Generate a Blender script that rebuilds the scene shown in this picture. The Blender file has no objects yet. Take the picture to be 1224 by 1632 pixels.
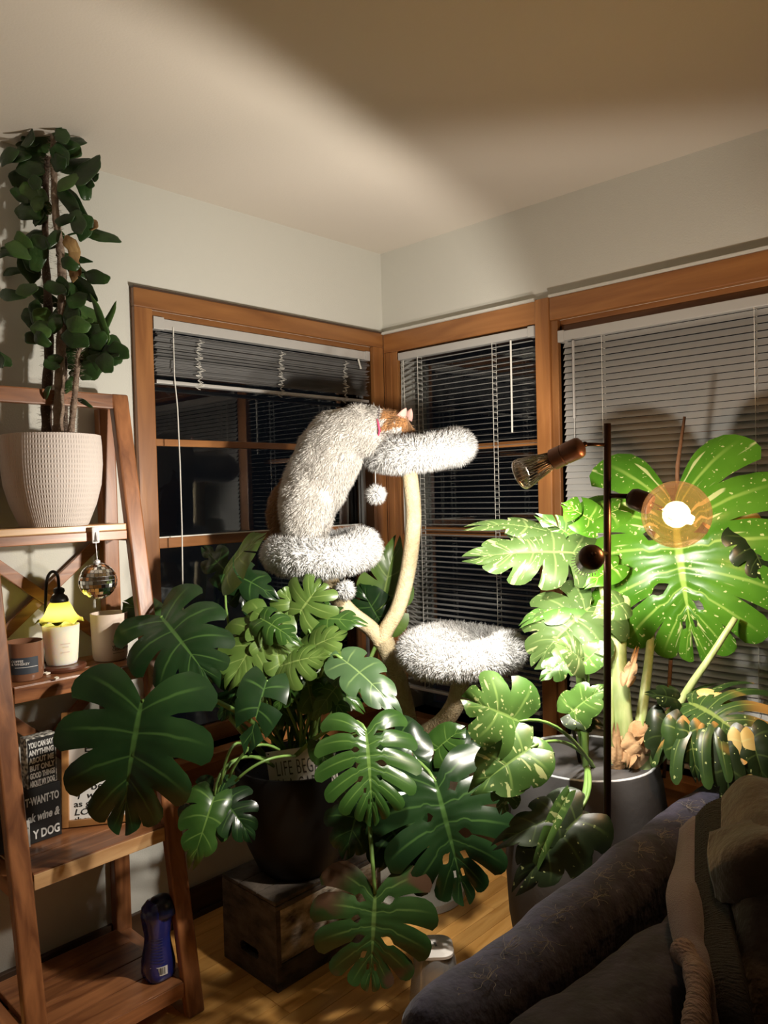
import bpy, bmesh, math, random
import numpy as np
from mathutils import Vector, Matrix, noise
S = bpy.context.scene
COL = S.collection
PI = math.pi
rnd = random.Random(7)

# ------------------------------------------------------------------ camera
F_PX, YAW, PITCH, ROLL = 1221.27, 0.7643, 0.0260, -0.0252
CAM = Vector((-2.3909, -2.2736, 1.4243))
_F = Vector((math.cos(YAW)*math.cos(PITCH), math.sin(YAW)*math.cos(PITCH), -math.sin(PITCH)))
_R0 = Vector((math.sin(YAW), -math.cos(YAW), 0)); _U0 = _R0.cross(_F)
_R = _R0*math.cos(ROLL) + _U0*math.sin(ROLL); _U = _U0*math.cos(ROLL) - _R0*math.sin(ROLL)
cd = bpy.data.cameras.new('camera'); cam = bpy.data.objects.new('camera', cd); COL.objects.link(cam)
cd.sensor_fit = 'HORIZONTAL'; cd.sensor_width = 36; cd.lens = 36*F_PX/1224; cd.clip_start = .02
M = Matrix((_R, _U, -_F)).transposed().to_4x4(); M.translation = CAM; cam.matrix_world = M
S.camera = cam

def ray(px, py): return _F + _R*((px-612)/F_PX) - _U*((py-816)/F_PX)
def at(px, py, d): return CAM + ray(px, py)*d                       # point at depth d
def onx(px, py, x): r = ray(px, py); return CAM + r*((x-CAM.x)/r.x)
def ony(px, py, y): r = ray(px, py); return CAM + r*((y-CAM.y)/r.y)
def onz(px, py, z): r = ray(px, py); return CAM + r*((z-CAM.z)/r.z)

# ------------------------------------------------------------------ world, lights, exposure
w = bpy.data.worlds.new('night'); S.world = w; w.use_nodes = True
w.node_tree.nodes['Background'].inputs[0].default_value = (.010, .012, .016, 1)
w.node_tree.nodes['Background'].inputs[1].default_value = .25
S.view_settings.view_transform = 'Standard'; S.view_settings.look = 'None'
S.view_settings.exposure = 0.0; S.view_settings.gamma = 1; S.view_settings.use_curve_mapping = False

POLE = at(968, 675, 1.68)                 # top of the floor lamp pole
GLOBE = at(1078, 820, 1.60)
def lamp(name, kind, loc, energy, color, radius=.02, **k):
    l = bpy.data.lights.new(name, kind); l.energy = energy; l.color = color
    l.shadow_soft_size = radius
    for a, b in k.items(): setattr(l, a, b)
    o = bpy.data.objects.new(name, l); o.location = loc; COL.objects.link(o); return o
TOPDIR = Vector((-.16, .90, -.36)).normalized()       # upper head aims at the left window, lower head at the plant
TOPSOCK = at(930, 710, 1.66)
TOPBULB = TOPSOCK + TOPDIR*.172
LOWDIR = Vector((.76, .60, -.25)).normalized()
SOCK = at(945, 886, 1.60)
LOWBULB = SOCK + LOWDIR*.102
def aim(o, d): o.rotation_euler = Vector(d).to_track_quat('-Z', 'Y').to_euler()
aim(lamp('top_bulb_light', 'SPOT', TOPBULB, 72, (1, .93, .82), .028, spot_size=PI*.995, spot_blend=.20), TOPDIR)
aim(lamp('low_bulb_light', 'SPOT', LOWBULB, 30, (1, .93, .82), .028, spot_size=PI*.995, spot_blend=.32), LOWDIR)
lamp('globe_light', 'POINT', GLOBE, 8.4, (1, .68, .38), .03)

# ------------------------------------------------------------------ materials
def mat(name, col, rough=.5, metal=0, spec=.5, var=0, vscale=8, bump=0, bscale=60, stretch=(1,1,1), col2=None,
        trans=0, coat=0, sheen=0, em=None, emst=0, detail=4):
    m = bpy.data.materials.new(name); m.use_nodes = True; nt = m.node_tree; N = nt.nodes; Lk = nt.links
    b = N['Principled BSDF']
    b.inputs['Base Color'].default_value = (*col, 1); b.inputs['Roughness'].default_value = rough
    b.inputs['Metallic'].default_value = metal; b.inputs['Specular IOR Level'].default_value = spec
    b.inputs['Coat Weight'].default_value = coat; b.inputs['Coat Roughness'].default_value = .15
    b.inputs['Sheen Weight'].default_value = sheen
    b.inputs['Transmission Weight'].default_value = trans
    if em: b.inputs['Emission Color'].default_value = (*em, 1); b.inputs['Emission Strength'].default_value = emst
    if col2 or bump:
        tc = N.new('ShaderNodeTexCoord'); mp = N.new('ShaderNodeMapping'); mp.inputs['Scale'].default_value = stretch
        Lk.new(tc.outputs['Object'], mp.inputs['Vector'])
    if col2:
        n = N.new('ShaderNodeTexNoise'); n.inputs['Scale'].default_value = vscale; n.inputs['Detail'].default_value = detail
        Lk.new(mp.outputs[0], n.inputs['Vector'])
        r = N.new('ShaderNodeValToRGB'); r.color_ramp.elements[0].position = .32; r.color_ramp.elements[1].position = .68
        r.color_ramp.elements[0].color = (*col, 1); r.color_ramp.elements[1].color = (*col2, 1)
        Lk.new(n.outputs['Fac'], r.inputs[0]); Lk.new(r.outputs[0], b.inputs['Base Color'])
    if bump:
        n2 = N.new('ShaderNodeTexNoise'); n2.inputs['Scale'].default_value = bscale; n2.inputs['Detail'].default_value = 3
        Lk.new(mp.outputs[0], n2.inputs['Vector'])
        bp = N.new('ShaderNodeBump'); bp.inputs['Strength'].default_value = bump; bp.inputs['Distance'].default_value = .01
        Lk.new(n2.outputs['Fac'], bp.inputs['Height']); Lk.new(bp.outputs[0], b.inputs['Normal'])
    return m

def wood(name, c1, c2, axis='x', rough=.35, scale=1.0, coat=.2):
    """grain runs along the axis: low frequency along it, high across"""
    m = bpy.data.materials.new(name); m.use_nodes = True; nt = m.node_tree; N = nt.nodes; Lk = nt.links
    b = N['Principled BSDF']; b.inputs['Roughness'].default_value = rough; b.inputs['Coat Weight'].default_value = coat
    b.inputs['Coat Roughness'].default_value = .2
    tc = N.new('ShaderNodeTexCoord'); mp = N.new('ShaderNodeMapping'); oi = N.new('ShaderNodeObjectInfo')
    ad = N.new('ShaderNodeVectorMath'); ad.operation = 'ADD'
    cb = N.new('ShaderNodeCombineXYZ')
    mu = N.new('ShaderNodeMath'); mu.operation = 'MULTIPLY'; mu.inputs[1].default_value = 13
    Lk.new(oi.outputs['Random'], mu.inputs[0]); 
    for k in range(3): Lk.new(mu.outputs[0], cb.inputs[k])
    Lk.new(tc.outputs['Object'], ad.inputs[0]); Lk.new(cb.outputs[0], ad.inputs[1])
    s = {'x': (1.5, 14, 14), 'y': (14, 1.5, 14), 'z': (14, 14, 1.5)}[axis]
    mp.inputs['Scale'].default_value = [q*scale for q in s]
    Lk.new(ad.outputs[0], mp.inputs[0])
    n = N.new('ShaderNodeTexNoise'); n.inputs['Scale'].default_value = 1.6; n.inputs['Detail'].default_value = 6; n.inputs['Distortion'].default_value = .8
    Lk.new(mp.outputs[0], n.inputs['Vector'])
    r = N.new('ShaderNodeValToRGB'); r.color_ramp.elements[0].position = .3; r.color_ramp.elements[1].position = .7
    r.color_ramp.elements[0].color = (*c1, 1); r.color_ramp.elements[1].color = (*c2, 1)
    Lk.new(n.outputs['Fac'], r.inputs[0])
    hs = N.new('ShaderNodeHueSaturation'); mr = N.new('ShaderNodeMapRange'); mr.inputs[3].default_value = .78; mr.inputs[4].default_value = 1.2
    Lk.new(oi.outputs['Random'], mr.inputs[0]); Lk.new(mr.outputs[0], hs.inputs['Value']); Lk.new(r.outputs[0], hs.inputs['Color'])
    Lk.new(hs.outputs[0], b.inputs['Base Color'])
    bp = N.new('ShaderNodeBump'); bp.inputs['Strength'].default_value = .12; bp.inputs['Distance'].default_value = .004
    Lk.new(n.outputs['Fac'], bp.inputs['Height']); Lk.new(bp.outputs[0], b.inputs['Normal'])
    return m

def leafmat(name, c1, c2, vein, rough=.32, specks=0, patch=0, dead=0, spec=.5, cream=(.42, .48, .20), deadc=(.50, .27, .07)):
    m = bpy.data.materials.new(name); m.use_nodes = True; nt = m.node_tree; N = nt.nodes; Lk = nt.links
    b = N['Principled BSDF']; b.inputs['Roughness'].default_value = rough; b.inputs['Specular IOR Level'].default_value = spec
    at_ = N.new('ShaderNodeAttribute'); at_.attribute_name = 'luv'
    sp = N.new('ShaderNodeSeparateXYZ'); Lk.new(at_.outputs['Vector'], sp.inputs[0])
    tc = N.new('ShaderNodeTexCoord'); oi = N.new('ShaderNodeObjectInfo')
    n = N.new('ShaderNodeTexNoise'); n.inputs['Scale'].default_value = 9; n.inputs['Detail'].default_value = 3
    Lk.new(tc.outputs['Object'], n.inputs['Vector'])
    def mix(fac, a, bcol):
        x = N.new('ShaderNodeMix'); x.data_type = 'RGBA'
        if isinstance(fac, float): x.inputs[0].default_value = fac
        else: Lk.new(fac, x.inputs[0])
        for i, v in ((6, a), (7, bcol)):
            if isinstance(v, tuple): x.inputs[i].default_value = (*v, 1)
            else: Lk.new(v, x.inputs[i])
        return x.outputs[2]
    def rng(sock, a, bb, lo=0., hi=1.):
        r = N.new('ShaderNodeMapRange'); r.inputs[1].default_value = a; r.inputs[2].default_value = bb
        r.inputs[3].default_value = lo; r.inputs[4].default_value = hi; r.interpolation_type = 'SMOOTHSTEP'; Lk.new(sock, r.inputs[0]); return r.outputs[0]
    def mul(a, bb):
        x = N.new('ShaderNodeMath'); x.operation = 'MULTIPLY'; Lk.new(a, x.inputs[0])
        if isinstance(bb, float): x.inputs[1].default_value = bb
        else: Lk.new(bb, x.inputs[1])
        return x.outputs[0]
    c = mix(rng(n.outputs['Fac'], .3, .7), c1, c2)
    if patch:                      # broad cream sectors following the veins
        mp = N.new('ShaderNodeMapping'); mp.inputs['Scale'].default_value = (.9, 1.4, 9); Lk.new(at_.outputs['Vector'], mp.inputs[0])
        n3 = N.new('ShaderNodeTexNoise'); n3.inputs['Scale'].default_value = 1.3; n3.noise_dimensions = '4D'
        Lk.new(mp.outputs[0], n3.inputs['Vector']); Lk.new(mul(oi.outputs['Random'], 30.), n3.inputs['W'])
        c = mix(rng(n3.outputs['Fac'], .66-patch*.1, .69-patch*.1), c, cream)
    if specks:
        n2 = N.new('ShaderNodeTexNoise'); n2.inputs['Scale'].default_value = 95; n2.inputs['Detail'].default_value = 1
        Lk.new(tc.outputs['Object'], n2.inputs['Vector'])
        c = mix(rng(n2.outputs['Fac'], .72-specks*.08, .76-specks*.08), c, cream)
    vein_f = mul(rng(sp.outputs['Y'], .13, .02), rng(sp.outputs['X'], 1.0, .45, 0., .75))
    c = mix(vein_f, c, vein)
    c = mix(rng(sp.outputs['X'], .045, .02), c, vein)
    if dead:
        n4 = N.new('ShaderNodeTexNoise'); n4.inputs['Scale'].default_value = 5.5; n4.inputs['Detail'].default_value = 2
        Lk.new(tc.outputs['Object'], n4.inputs['Vector'])
        f = mul(rng(sp.outputs['X'], .35, .8), rng(n4.outputs['Fac'], .56-dead*.15, .6-dead*.15))
        c = mix(f, c, deadc)
    Lk.new(c, b.inputs['Base Color'])
    tl = N.new('ShaderNodeBsdfTranslucent'); Lk.new(c, tl.inputs[0])
    ms = N.new('ShaderNodeMixShader'); ms.inputs[0].default_value = .16
    Lk.new(b.outputs[0], ms.inputs[1]); Lk.new(tl.outputs[0], ms.inputs[2])
    Lk.new(ms.outputs[0], N['Material Output'].inputs[0])
    return m

def glassy(name, tint, rough=.02, fac=.12, ior=1.45):
    """thin clear sheet: see-through tint with fresnel reflection"""
    m = bpy.data.materials.new(name); m.use_nodes = True; nt = m.node_tree; N = nt.nodes; Lk = nt.links
    N.remove(N['Principled BSDF'])
    tr = N.new('ShaderNodeBsdfTransparent'); tr.inputs[0].default_value = (*tint, 1)
    gl = N.new('ShaderNodeBsdfGlossy'); gl.inputs['Roughness'].default_value = rough
    fr = N.new('ShaderNodeFresnel'); fr.inputs[0].default_value = ior
    ad = N.new('ShaderNodeMath'); ad.operation = 'ADD'; ad.inputs[1].default_value = fac; ad.use_clamp = True
    Lk.new(fr.outputs[0], ad.inputs[0])
    mx = N.new('ShaderNodeMixShader'); Lk.new(ad.outputs[0], mx.inputs[0]); Lk.new(tr.outputs[0], mx.inputs[1]); Lk.new(gl.outputs[0], mx.inputs[2])
    Lk.new(mx.outputs[0], N['Material Output'].inputs[0]); return m

m_wall = mat('wall_paint', (.60, .59, .53), .85, bump=.10, bscale=220)
m_ceil = mat('ceiling_paint', (.66, .60, .52), .9, bump=.05, bscale=150)
m_trim = wood('casing_wood', (.20, .075, .022), (.34, .145, .045), 'x', .35)
m_trimz = wood('casing_wood_upright', (.20, .075, .022), (.34, .145, .045), 'z', .35)
m_trimy = wood('casing_wood_side', (.20, .075, .022), (.34, .145, .045), 'y', .35)
m_base = wood('baseboard_wood', (.045, .022, .012), (.07, .035, .018), 'x', .5)
m_floor = wood('oak_floor', (.58, .27, .060), (.84, .46, .14), 'x', .30, 1.3, .35)
m_slab = mat('subfloor', (.10, .055, .02), .8)
m_shelf = wood('acacia_board', (.12, .040, .015), (.36, .145, .055), 'x', .36, 1.5, .15)
m_shelfy = wood('acacia_rail', (.12, .040, .015), (.34, .135, .05), 'y', .36, 1.5, .15)
m_shelfz = wood('acacia_leg', (.13, .045, .017), (.36, .145, .055), 'z', .36, 1.5, .15)
m_edge = wood('acacia_light_edge', (.38, .20, .085), (.62, .40, .20), 'x', .35, 1.2, .3)
m_slat = mat('blind_metal', (.46, .45, .43), .42, .2)
m_slatd = mat('blind_metal_stack', (.42, .41, .40), .35, .5)
m_rail = mat('blind_headrail', (.50, .485, .46), .4, .2)
m_cord = mat('blind_cord', (.72, .70, .64), .8)
m_glass = glassy('window_glass', (.93, .95, .95), .0, .02)
m_screen = mat('sash_track', (.25, .25, .25), .5, .3)
m_bronze = mat('bronze_metal', (.055, .030, .020), .32, .85)
m_copper = mat('copper_socket', (.20, .10, .07), .42, .8)
m_black = mat('black_metal', (.012, .011, .010), .35, .3)
m_potblack = mat('black_ceramic', (.005, .0047, .0045), .5, spec=.22)
m_soil = mat('potting_soil', (.018, .012, .008), .95, bump=.8, bscale=120, col2=(.09, .07, .05), vscale=90)
m_planter = mat('planter_grey', (.07, .067, .067), .6, bump=.05, bscale=90)
m_planterin = mat('planter_inside', (.55, .56, .58), .8, bump=.3, bscale=140)
m_grit = mat('wet_soil', (.05, .05, .055), .6, bump=.9, bscale=160, col2=(.22, .22, .23), vscale=150)
m_fur = mat('white_plush', (.66, .66, .655), .9)
m_furd = mat('plush_base', (.72, .72, .715), .9)
m_sisal = mat('sisal_rope', (.62, .50, .30), .85, bump=.5, bscale=160, col2=(.74, .62, .40), vscale=60)
m_plat = mat('cat_tree_carpet', (.45, .42, .36), .95, bump=.5, bscale=200)
m_crate = mat('weathered_crate', (.035, .026, .020), .8, bump=.6, bscale=40, stretch=(1, 1, 2.2), col2=(.13, .10, .075), vscale=14, detail=8)
m_crate2 = mat('crate_paint_flaked', (.05, .038, .028), .8, bump=.6, bscale=45, stretch=(1.2, 1.2, 2.5), col2=(.62, .52, .39), vscale=13, detail=10)
m_white = mat('white_print', (.78, .77, .74), .6)
m_ink = mat('black_print', (.012, .012, .012), .55)
m_candle = mat('white_wax_glass', (.85, .80, .68), .35)
m_beige = mat('beige_glaze', (.70, .58, .48), .4)
m_amber = glassy('amber_jar', (.55, .28, .14), .05, .05)
m_ambers = mat('amber_jar_body', (.22, .105, .06), .18, coat=.5)
m_wax = mat('amber_wax', (.55, .26, .12), .5)
m_label = mat('dark_label', (.035, .045, .06), .6)
m_cork = mat('dark_wood_base', (.10, .035, .018), .35, coat=.3)
m_mirror = mat('mirror_tile', (.9, .9, .88), .06, 1)
m_grout = mat('mirror_core', (.25, .25, .25), .5, .6)
m_clip = mat('clear_plastic_hook', (.75, .75, .78), .15, coat=.8)
m_blue = mat('blue_plastic', (.010, .020, .16), .22, coat=.6)
m_bluecap = mat('dark_blue_cap', (.006, .008, .03), .3)
m_bluelab = mat('blue_label', (.03, .04, .14), .4)
m_sofa = mat('plum_velvet', (.012, .0105, .021), .9, bump=.5, bscale=38, col2=(.036, .032, .060), vscale=26, sheen=.08, detail=6)
m_hairs = mat('pet_hair', (.22, .19, .15), .9)
m_denim = mat('grey_mauve_fleece', (.13, .105, .125), .95, bump=.3, bscale=300, sheen=.2)
m_suede = mat('brown_suede', (.020, .012, .007), .9, bump=.5, bscale=50, col2=(.042, .025, .013), vscale=12, sheen=.3)
m_rib = mat('black_rib_knit', (.014, .011, .010), .95, bump=.9, bscale=60, stretch=(6, 1, .3))
m_cuff = mat('tan_rib_knit', (.22, .165, .15), .95, bump=.9, bscale=60, stretch=(4, 1, 1))
m_stem = mat('green_stem', (.12, .22, .045), .4, col2=(.17, .29, .07), vscale=12)
m_stemp = mat('pale_stem', (.34, .46, .16), .4, col2=(.52, .60, .28), vscale=5, stretch=(12, 12, .6))
m_sheath = mat('dry_sheath', (.42, .24, .11), .85, bump=.5, bscale=40, col2=(.60, .40, .22), vscale=14)
m_stake = mat('brown_stake', (.15, .07, .03), .7, bump=.4, bscale=60)
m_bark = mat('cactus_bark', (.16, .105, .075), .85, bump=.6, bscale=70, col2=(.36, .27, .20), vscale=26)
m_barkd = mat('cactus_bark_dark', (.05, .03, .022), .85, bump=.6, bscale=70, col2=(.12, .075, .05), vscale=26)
m_spine = mat('cactus_spine', (.30, .24, .18), .6)
m_pad = mat('cactus_pad', (.013, .036, .010), .33, bump=.25, bscale=40, col2=(.034, .080, .019), vscale=14)
m_padl = mat('cactus_pad_young', (.075, .15, .03), .4, bump=.2, bscale=40, col2=(.035, .085, .02), vscale=14)
m_paddry = mat('cactus_pad_dry', (.35, .22, .08), .8, bump=.4, bscale=40, col2=(.20, .10, .04), vscale=20)
m_collar = mat('pink_collar', (.75, .06, .17), .5)
m_collard = mat('dark_collar', (.08, .06, .07), .5)
m_ear = mat('inner_ear', (.62, .36, .31), .7)
m_clear = glassy('clear_plastic', (.93, .93, .92), .12, .02); q = m_clear.node_tree
df = q.nodes.new('ShaderNodeBsdfDiffuse'); df.inputs[0].default_value = (.75, .74, .72, 1); mx_ = q.nodes.new('ShaderNodeMixShader'); mx_.inputs[0].default_value = .22
ms_ = next(n for n in q.nodes if n.type == 'MIX_SHADER' and n != mx_); q.links.new(ms_.outputs[0], mx_.inputs[1]); q.links.new(df.outputs[0], mx_.inputs[2]); q.links.new(mx_.outputs[0], q.nodes['Material Output'].inputs[0])
m_lid = mat('white_lid', (.74, .70, .66), .4)
m_paper = mat('white_card', (.82, .80, .76), .6)
m_frame = wood('honey_frame', (.30, .13, .04), (.44, .21, .07), 'x', .4)
L_DARK = leafmat('leaf_dark', (.009, .027, .008), (.015, .042, .011), (.055, .12, .028), .25)
L_MID = leafmat('leaf_mid', (.022, .062, .010), (.038, .092, .016), (.11, .20, .04), .27)
L_LIME = leafmat('leaf_fresh', (.062, .118, .020), (.098, .165, .032), (.20, .28, .075), .36)
L_GREY = leafmat('leaf_greyish', (.045, .09, .035), (.06, .12, .045), (.17, .26, .09), .35)
L_BURN = leafmat('leaf_browned_edge', (.022, .055, .013), (.034, .08, .018), (.12, .2, .05), .3, dead=.18, deadc=(.085, .045, .025))
L_THAI = leafmat('leaf_variegated', (.045, .145, .010), (.075, .205, .016), (.26, .40, .08), .28, specks=.55, patch=.25, spec=.16)
L_THAI2 = leafmat('leaf_variegated_pale', (.042, .076, .020), (.064, .108, .030), (.13, .18, .06), .40, specks=.6, patch=.6, spec=.2, cream=(.24, .27, .12))
L_THAI3 = leafmat('leaf_variegated_deep', (.045, .105, .020), (.07, .15, .028), (.18, .29, .07), .34, specks=.7, patch=.2)
L_DYING = leafmat('leaf_dying', (.022, .052, .014), (.045, .095, .020), (.20, .28, .07), .38, specks=.3, dead=.55)
L_YELLOW = leafmat('leaf_yellowed', (.58, .38, .10), (.66, .52, .20), (.62, .55, .22), .5)
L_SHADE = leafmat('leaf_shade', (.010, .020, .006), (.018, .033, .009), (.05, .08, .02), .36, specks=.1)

# ------------------------------------------------------------------ object helpers
def link(o, parent=None):
    COL.objects.link(o)
    if parent: o.parent = parent
    return o
def wloc(p):
    v = Vector((0, 0, 0))
    while p: v = v + p.location; p = p.parent
    return v
def tag(o, label, cat, group=None):
    o['label'] = label; o['category'] = cat
    if group: o['group'] = group
    return o
def thing(name, loc, label, cat, group=None):
    o = bpy.data.objects.new(name, None); o.empty_display_size = .05; o.location = loc
    link(o); return tag(o, label, cat, group)
def struct(o): o['kind'] = 'structure'; return o
def stuff(o): o['kind'] = 'stuff'; return o

class MB:
    """mesh collector in world coordinates"""
    def __init__(s): s.v = []; s.f = []
    def add(s, v, f):
        n = len(s.v); s.v += [tuple(q) for q in v]; s.f += [tuple(i+n for i in q) for q in f]; return s
    def box(s, lo, hi, bev=0):
        x0, y0, z0 = lo; x1, y1, z1 = hi
        if bev <= 0:
            v = [(x, y, z) for x in (x0, x1) for y in (y0, y1) for z in (z0, z1)]
            return s.add(v, [(0,1,3,2), (4,6,7,5), (0,4,5,1), (2,3,7,6), (0,2,6,4), (1,5,7,3)])
        bm = bmesh.new(); bmesh.ops.create_cube(bm, size=1)
        for q in bm.verts: q.co = Vector(((x0+x1)/2+q.co.x*(x1-x0), (y0+y1)/2+q.co.y*(y1-y0), (z0+z1)/2+q.co.z*(z1-z0)))
        bmesh.ops.bevel(bm, geom=bm.edges[:], offset=bev, segments=2, profile=.6, affect='EDGES')
        return s.bm(bm)
    def obox(s, c, ax, ay, az, half, bev=0):
        t = MB().box([-h for h in half], half, bev)
        v = [Vector(c) + ax*q[0] + ay*q[1] + az*q[2] for q in t.v]; return s.add(v, t.f)
    def bm(s, bm):
        bm.verts.ensure_lookup_table(); bm.verts.index_update()
        s.add([q.co.copy() for q in bm.verts], [[q.index for q in f.verts] for f in bm.faces]); bm.free(); return s
    def tube(s, pts, rad, n=10, cap=True, flat=1.0):
        pts = [Vector(p) for p in pts]; k = len(pts)
        if not isinstance(rad, (list, tuple)): rad = [rad]*k
        ts = [(pts[min(i+1, k-1)]-pts[max(i-1, 0)]).normalized() for i in range(k)]
        a = ts[0].orthogonal().normalized(); V = []; Fc = []
        for i in range(k):
            a = (a - ts[i]*a.dot(ts[i])).normalized(); b = ts[i].cross(a)
            for j in range(n):
                th = 2*PI*j/n; V.append(pts[i] + (a*math.cos(th) + b*math.sin(th)*flat)*rad[i])
        for i in range(k-1):
            for j in range(n): Fc.append((i*n+j, i*n+(j+1) % n, (i+1)*n+(j+1) % n, (i+1)*n+j))
        if cap: Fc.append(tuple(range(n-1, -1, -1))); Fc.append(tuple((k-1)*n+j for j in range(n)))
        return s.add(V, Fc)
    def lathe(s, prof, c=(0, 0, 0), n=32, axis=None, mod=None):
        c = Vector(c); az = Vector(axis).normalized() if axis else Vector((0, 0, 1))
        ax = az.orthogonal().normalized() if axis else Vector((1, 0, 0)); ay = az.cross(ax); V = []; Fc = []
        for i, (r, z) in enumerate(prof):
            for j in range(n):
                th = 2*PI*j/n; rr, zz = (r, z) if mod is None else mod(r, z, th, i)
                V.append(c + ax*math.cos(th)*rr + ay*math.sin(th)*rr + az*zz)
        for i in range(len(prof)-1):
            for j in range(n): Fc.append((i*n+j, i*n+(j+1) % n, (i+1)*n+(j+1) % n, (i+1)*n+j))
        if prof[0][0] > 1e-4: Fc.append(tuple(range(n-1, -1, -1)))
        if prof[-1][0] > 1e-4: Fc.append(tuple((len(prof)-1)*n+j for j in range(n)))
        return s.add(V, Fc)
    def ball(s, c, r, sub=2, sc=(1, 1, 1)):
        bm = bmesh.new(); bmesh.ops.create_icosphere(bm, subdivisions=sub, radius=1)
        for q in bm.verts: q.co = Vector((c[0]+q.co.x*r*sc[0], c[1]+q.co.y*r*sc[1], c[2]+q.co.z*r*sc[2]))
        return s.bm(bm)
    def build(s, name, m, parent=None, smooth=0):
        off = wloc(parent) if parent else Vector((0, 0, 0))
        me = bpy.data.meshes.new(name)
        me.from_pydata([(q[0]-off.x, q[1]-off.y, q[2]-off.z) for q in s.v], [], s.f); me.materials.append(m)
        if smooth:
            me.polygons.foreach_set('use_smooth', [True]*len(me.polygons))
            if smooth != 2: me.set_sharp_from_angle(angle=math.radians(smooth if smooth > 2 else 40))
        me.update(); return link(bpy.data.objects.new(name, me), parent)
    def center(s):
        a = np.array(s.v); return Vector(((a.min(0)+a.max(0))/2).tolist())

def top(mb, name, m, label, cat, smooth=0, group=None):
    """a thing that is one mesh: origin at its base centre"""
    a = np.array([tuple(q) for q in mb.v]); c = (a.min(0)+a.max(0))/2; c[2] = a[:, 2].min()
    mb.v = [tuple(np.array(q)-c) for q in mb.v]; o = mb.build(name, m, None, smooth); o.location = c; return tag(o, label, cat, group)

def bez(p0, p1, p2, n=10):
    p0, p1, p2 = Vector(p0), Vector(p1), Vector(p2)
    return [p0*(1-t)**2 + p1*2*t*(1-t) + p2*t*t for t in [i/n for i in range(n+1)]]
def spline(pts, n=6):
    P = [Vector(p) for p in pts]; P = [P[0]*2-P[1]] + P + [P[-1]*2-P[-2]]; out = []
    for i in range(1, len(P)-2):
        for k in range(n):
            t = k/n; a, b, c, d = P[i-1:i+3]
            out.append(.5*((2*b) + (c-a)*t + (2*a-5*b+4*c-d)*t*t + (3*b-a-3*c+d)*t**3))
    return out + [P[-2]]

def text(name, body, size, origin, xdir, ydir, m, parent, align='LEFT', ext=.0006, bold=0.0, shear=0, sx=1.0, sp=1.0):
    c = bpy.data.curves.new('t', 'FONT'); c.body = body; c.size = size; c.align_x = align; c.extrude = ext; c.offset = bold
    c.shear = shear; c.resolution_u = 3; c.space_character = sp
    o = bpy.data.objects.new('t', c); COL.objects.link(o)
    dg = bpy.context.evaluated_depsgraph_get(); me = bpy.data.meshes.new_from_object(o.evaluated_get(dg))
    bpy.data.objects.remove(o); bpy.data.curves.remove(c)
    x = Vector(xdir).normalized(); y = Vector(ydir).normalized(); z = x.cross(y); y = z.cross(x); off = wloc(parent)
    for v in me.vertices:
        q = v.co.copy(); v.co = Vector(origin) + x*q.x*sx + y*q.y + z*q.z - off
    me.materials.clear(); me.materials.append(m); me.name = name
    return link(bpy.data.objects.new(name, me), parent)

def fur(name, P, Nn, m, parent, length, rad, seed=0, jit=.6, droop=.3, comb=None, colors=None):
    """tapered three-sided strands, one mesh"""
    g = np.random.default_rng(seed); n = len(P)
    d = Nn + g.normal(0, jit, (n, 3))*.6
    if comb is not None: d = d + comb
    d /= np.linalg.norm(d, axis=1)[:, None]
    Ls = length*g.uniform(.65, 1.2, n)[:, None]
    d2 = d + np.array([0, 0, -droop]) + g.normal(0, .18, (n, 3)); d2 /= np.linalg.norm(d2, axis=1)[:, None]
    u = np.cross(d, g.normal(0, 1, (n, 3))); u /= np.linalg.norm(u, axis=1)[:, None]; v = np.cross(d, u)
    p1 = P + d*Ls*.5; p2 = p1 + d2*Ls*.5
    rings = []
    for p, r in ((P - d*Ls*.12, rad), (p1, rad*.8)):
        for k in range(3):
            th = 2*PI*k/3; rings.append(p + (u*math.cos(th) + v*math.sin(th))*r)
    V = np.stack(rings+[p2], 1).reshape(-1, 3); b = np.arange(n)[:, None]*7
    tri = np.array([(0,1,4), (0,4,3), (1,2,5), (1,5,4), (2,0,3), (2,3,5), (3,4,6), (4,5,6), (5,3,6)])
    Fc = (b[:, :, None] + tri[None]).reshape(-1, 3)
    off = np.array(wloc(parent)) if parent else np.zeros(3)
    me = bpy.data.meshes.new(name); me.vertices.add(len(V)); me.vertices.foreach_set('co', (V-off).astype(np.float32).ravel())
    me.loops.add(len(Fc)*3); me.loops.foreach_set('vertex_index', Fc.astype(np.int32).ravel())
    me.polygons.add(len(Fc)); me.polygons.foreach_set('loop_start', np.arange(0, len(Fc)*3, 3, dtype=np.int32))
    me.polygons.foreach_set('use_smooth', np.ones(len(Fc), bool)); me.update(calc_edges=True); me.materials.append(m)
    if colors is not None:
        ca = me.color_attributes.new('coat', 'FLOAT_COLOR', 'POINT')
        ca.data.foreach_set('color', np.repeat(np.c_[colors, np.ones(n)], 7, 0).astype(np.float32).ravel())
    return stuff(link(bpy.data.objects.new(name, me), parent))

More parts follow.
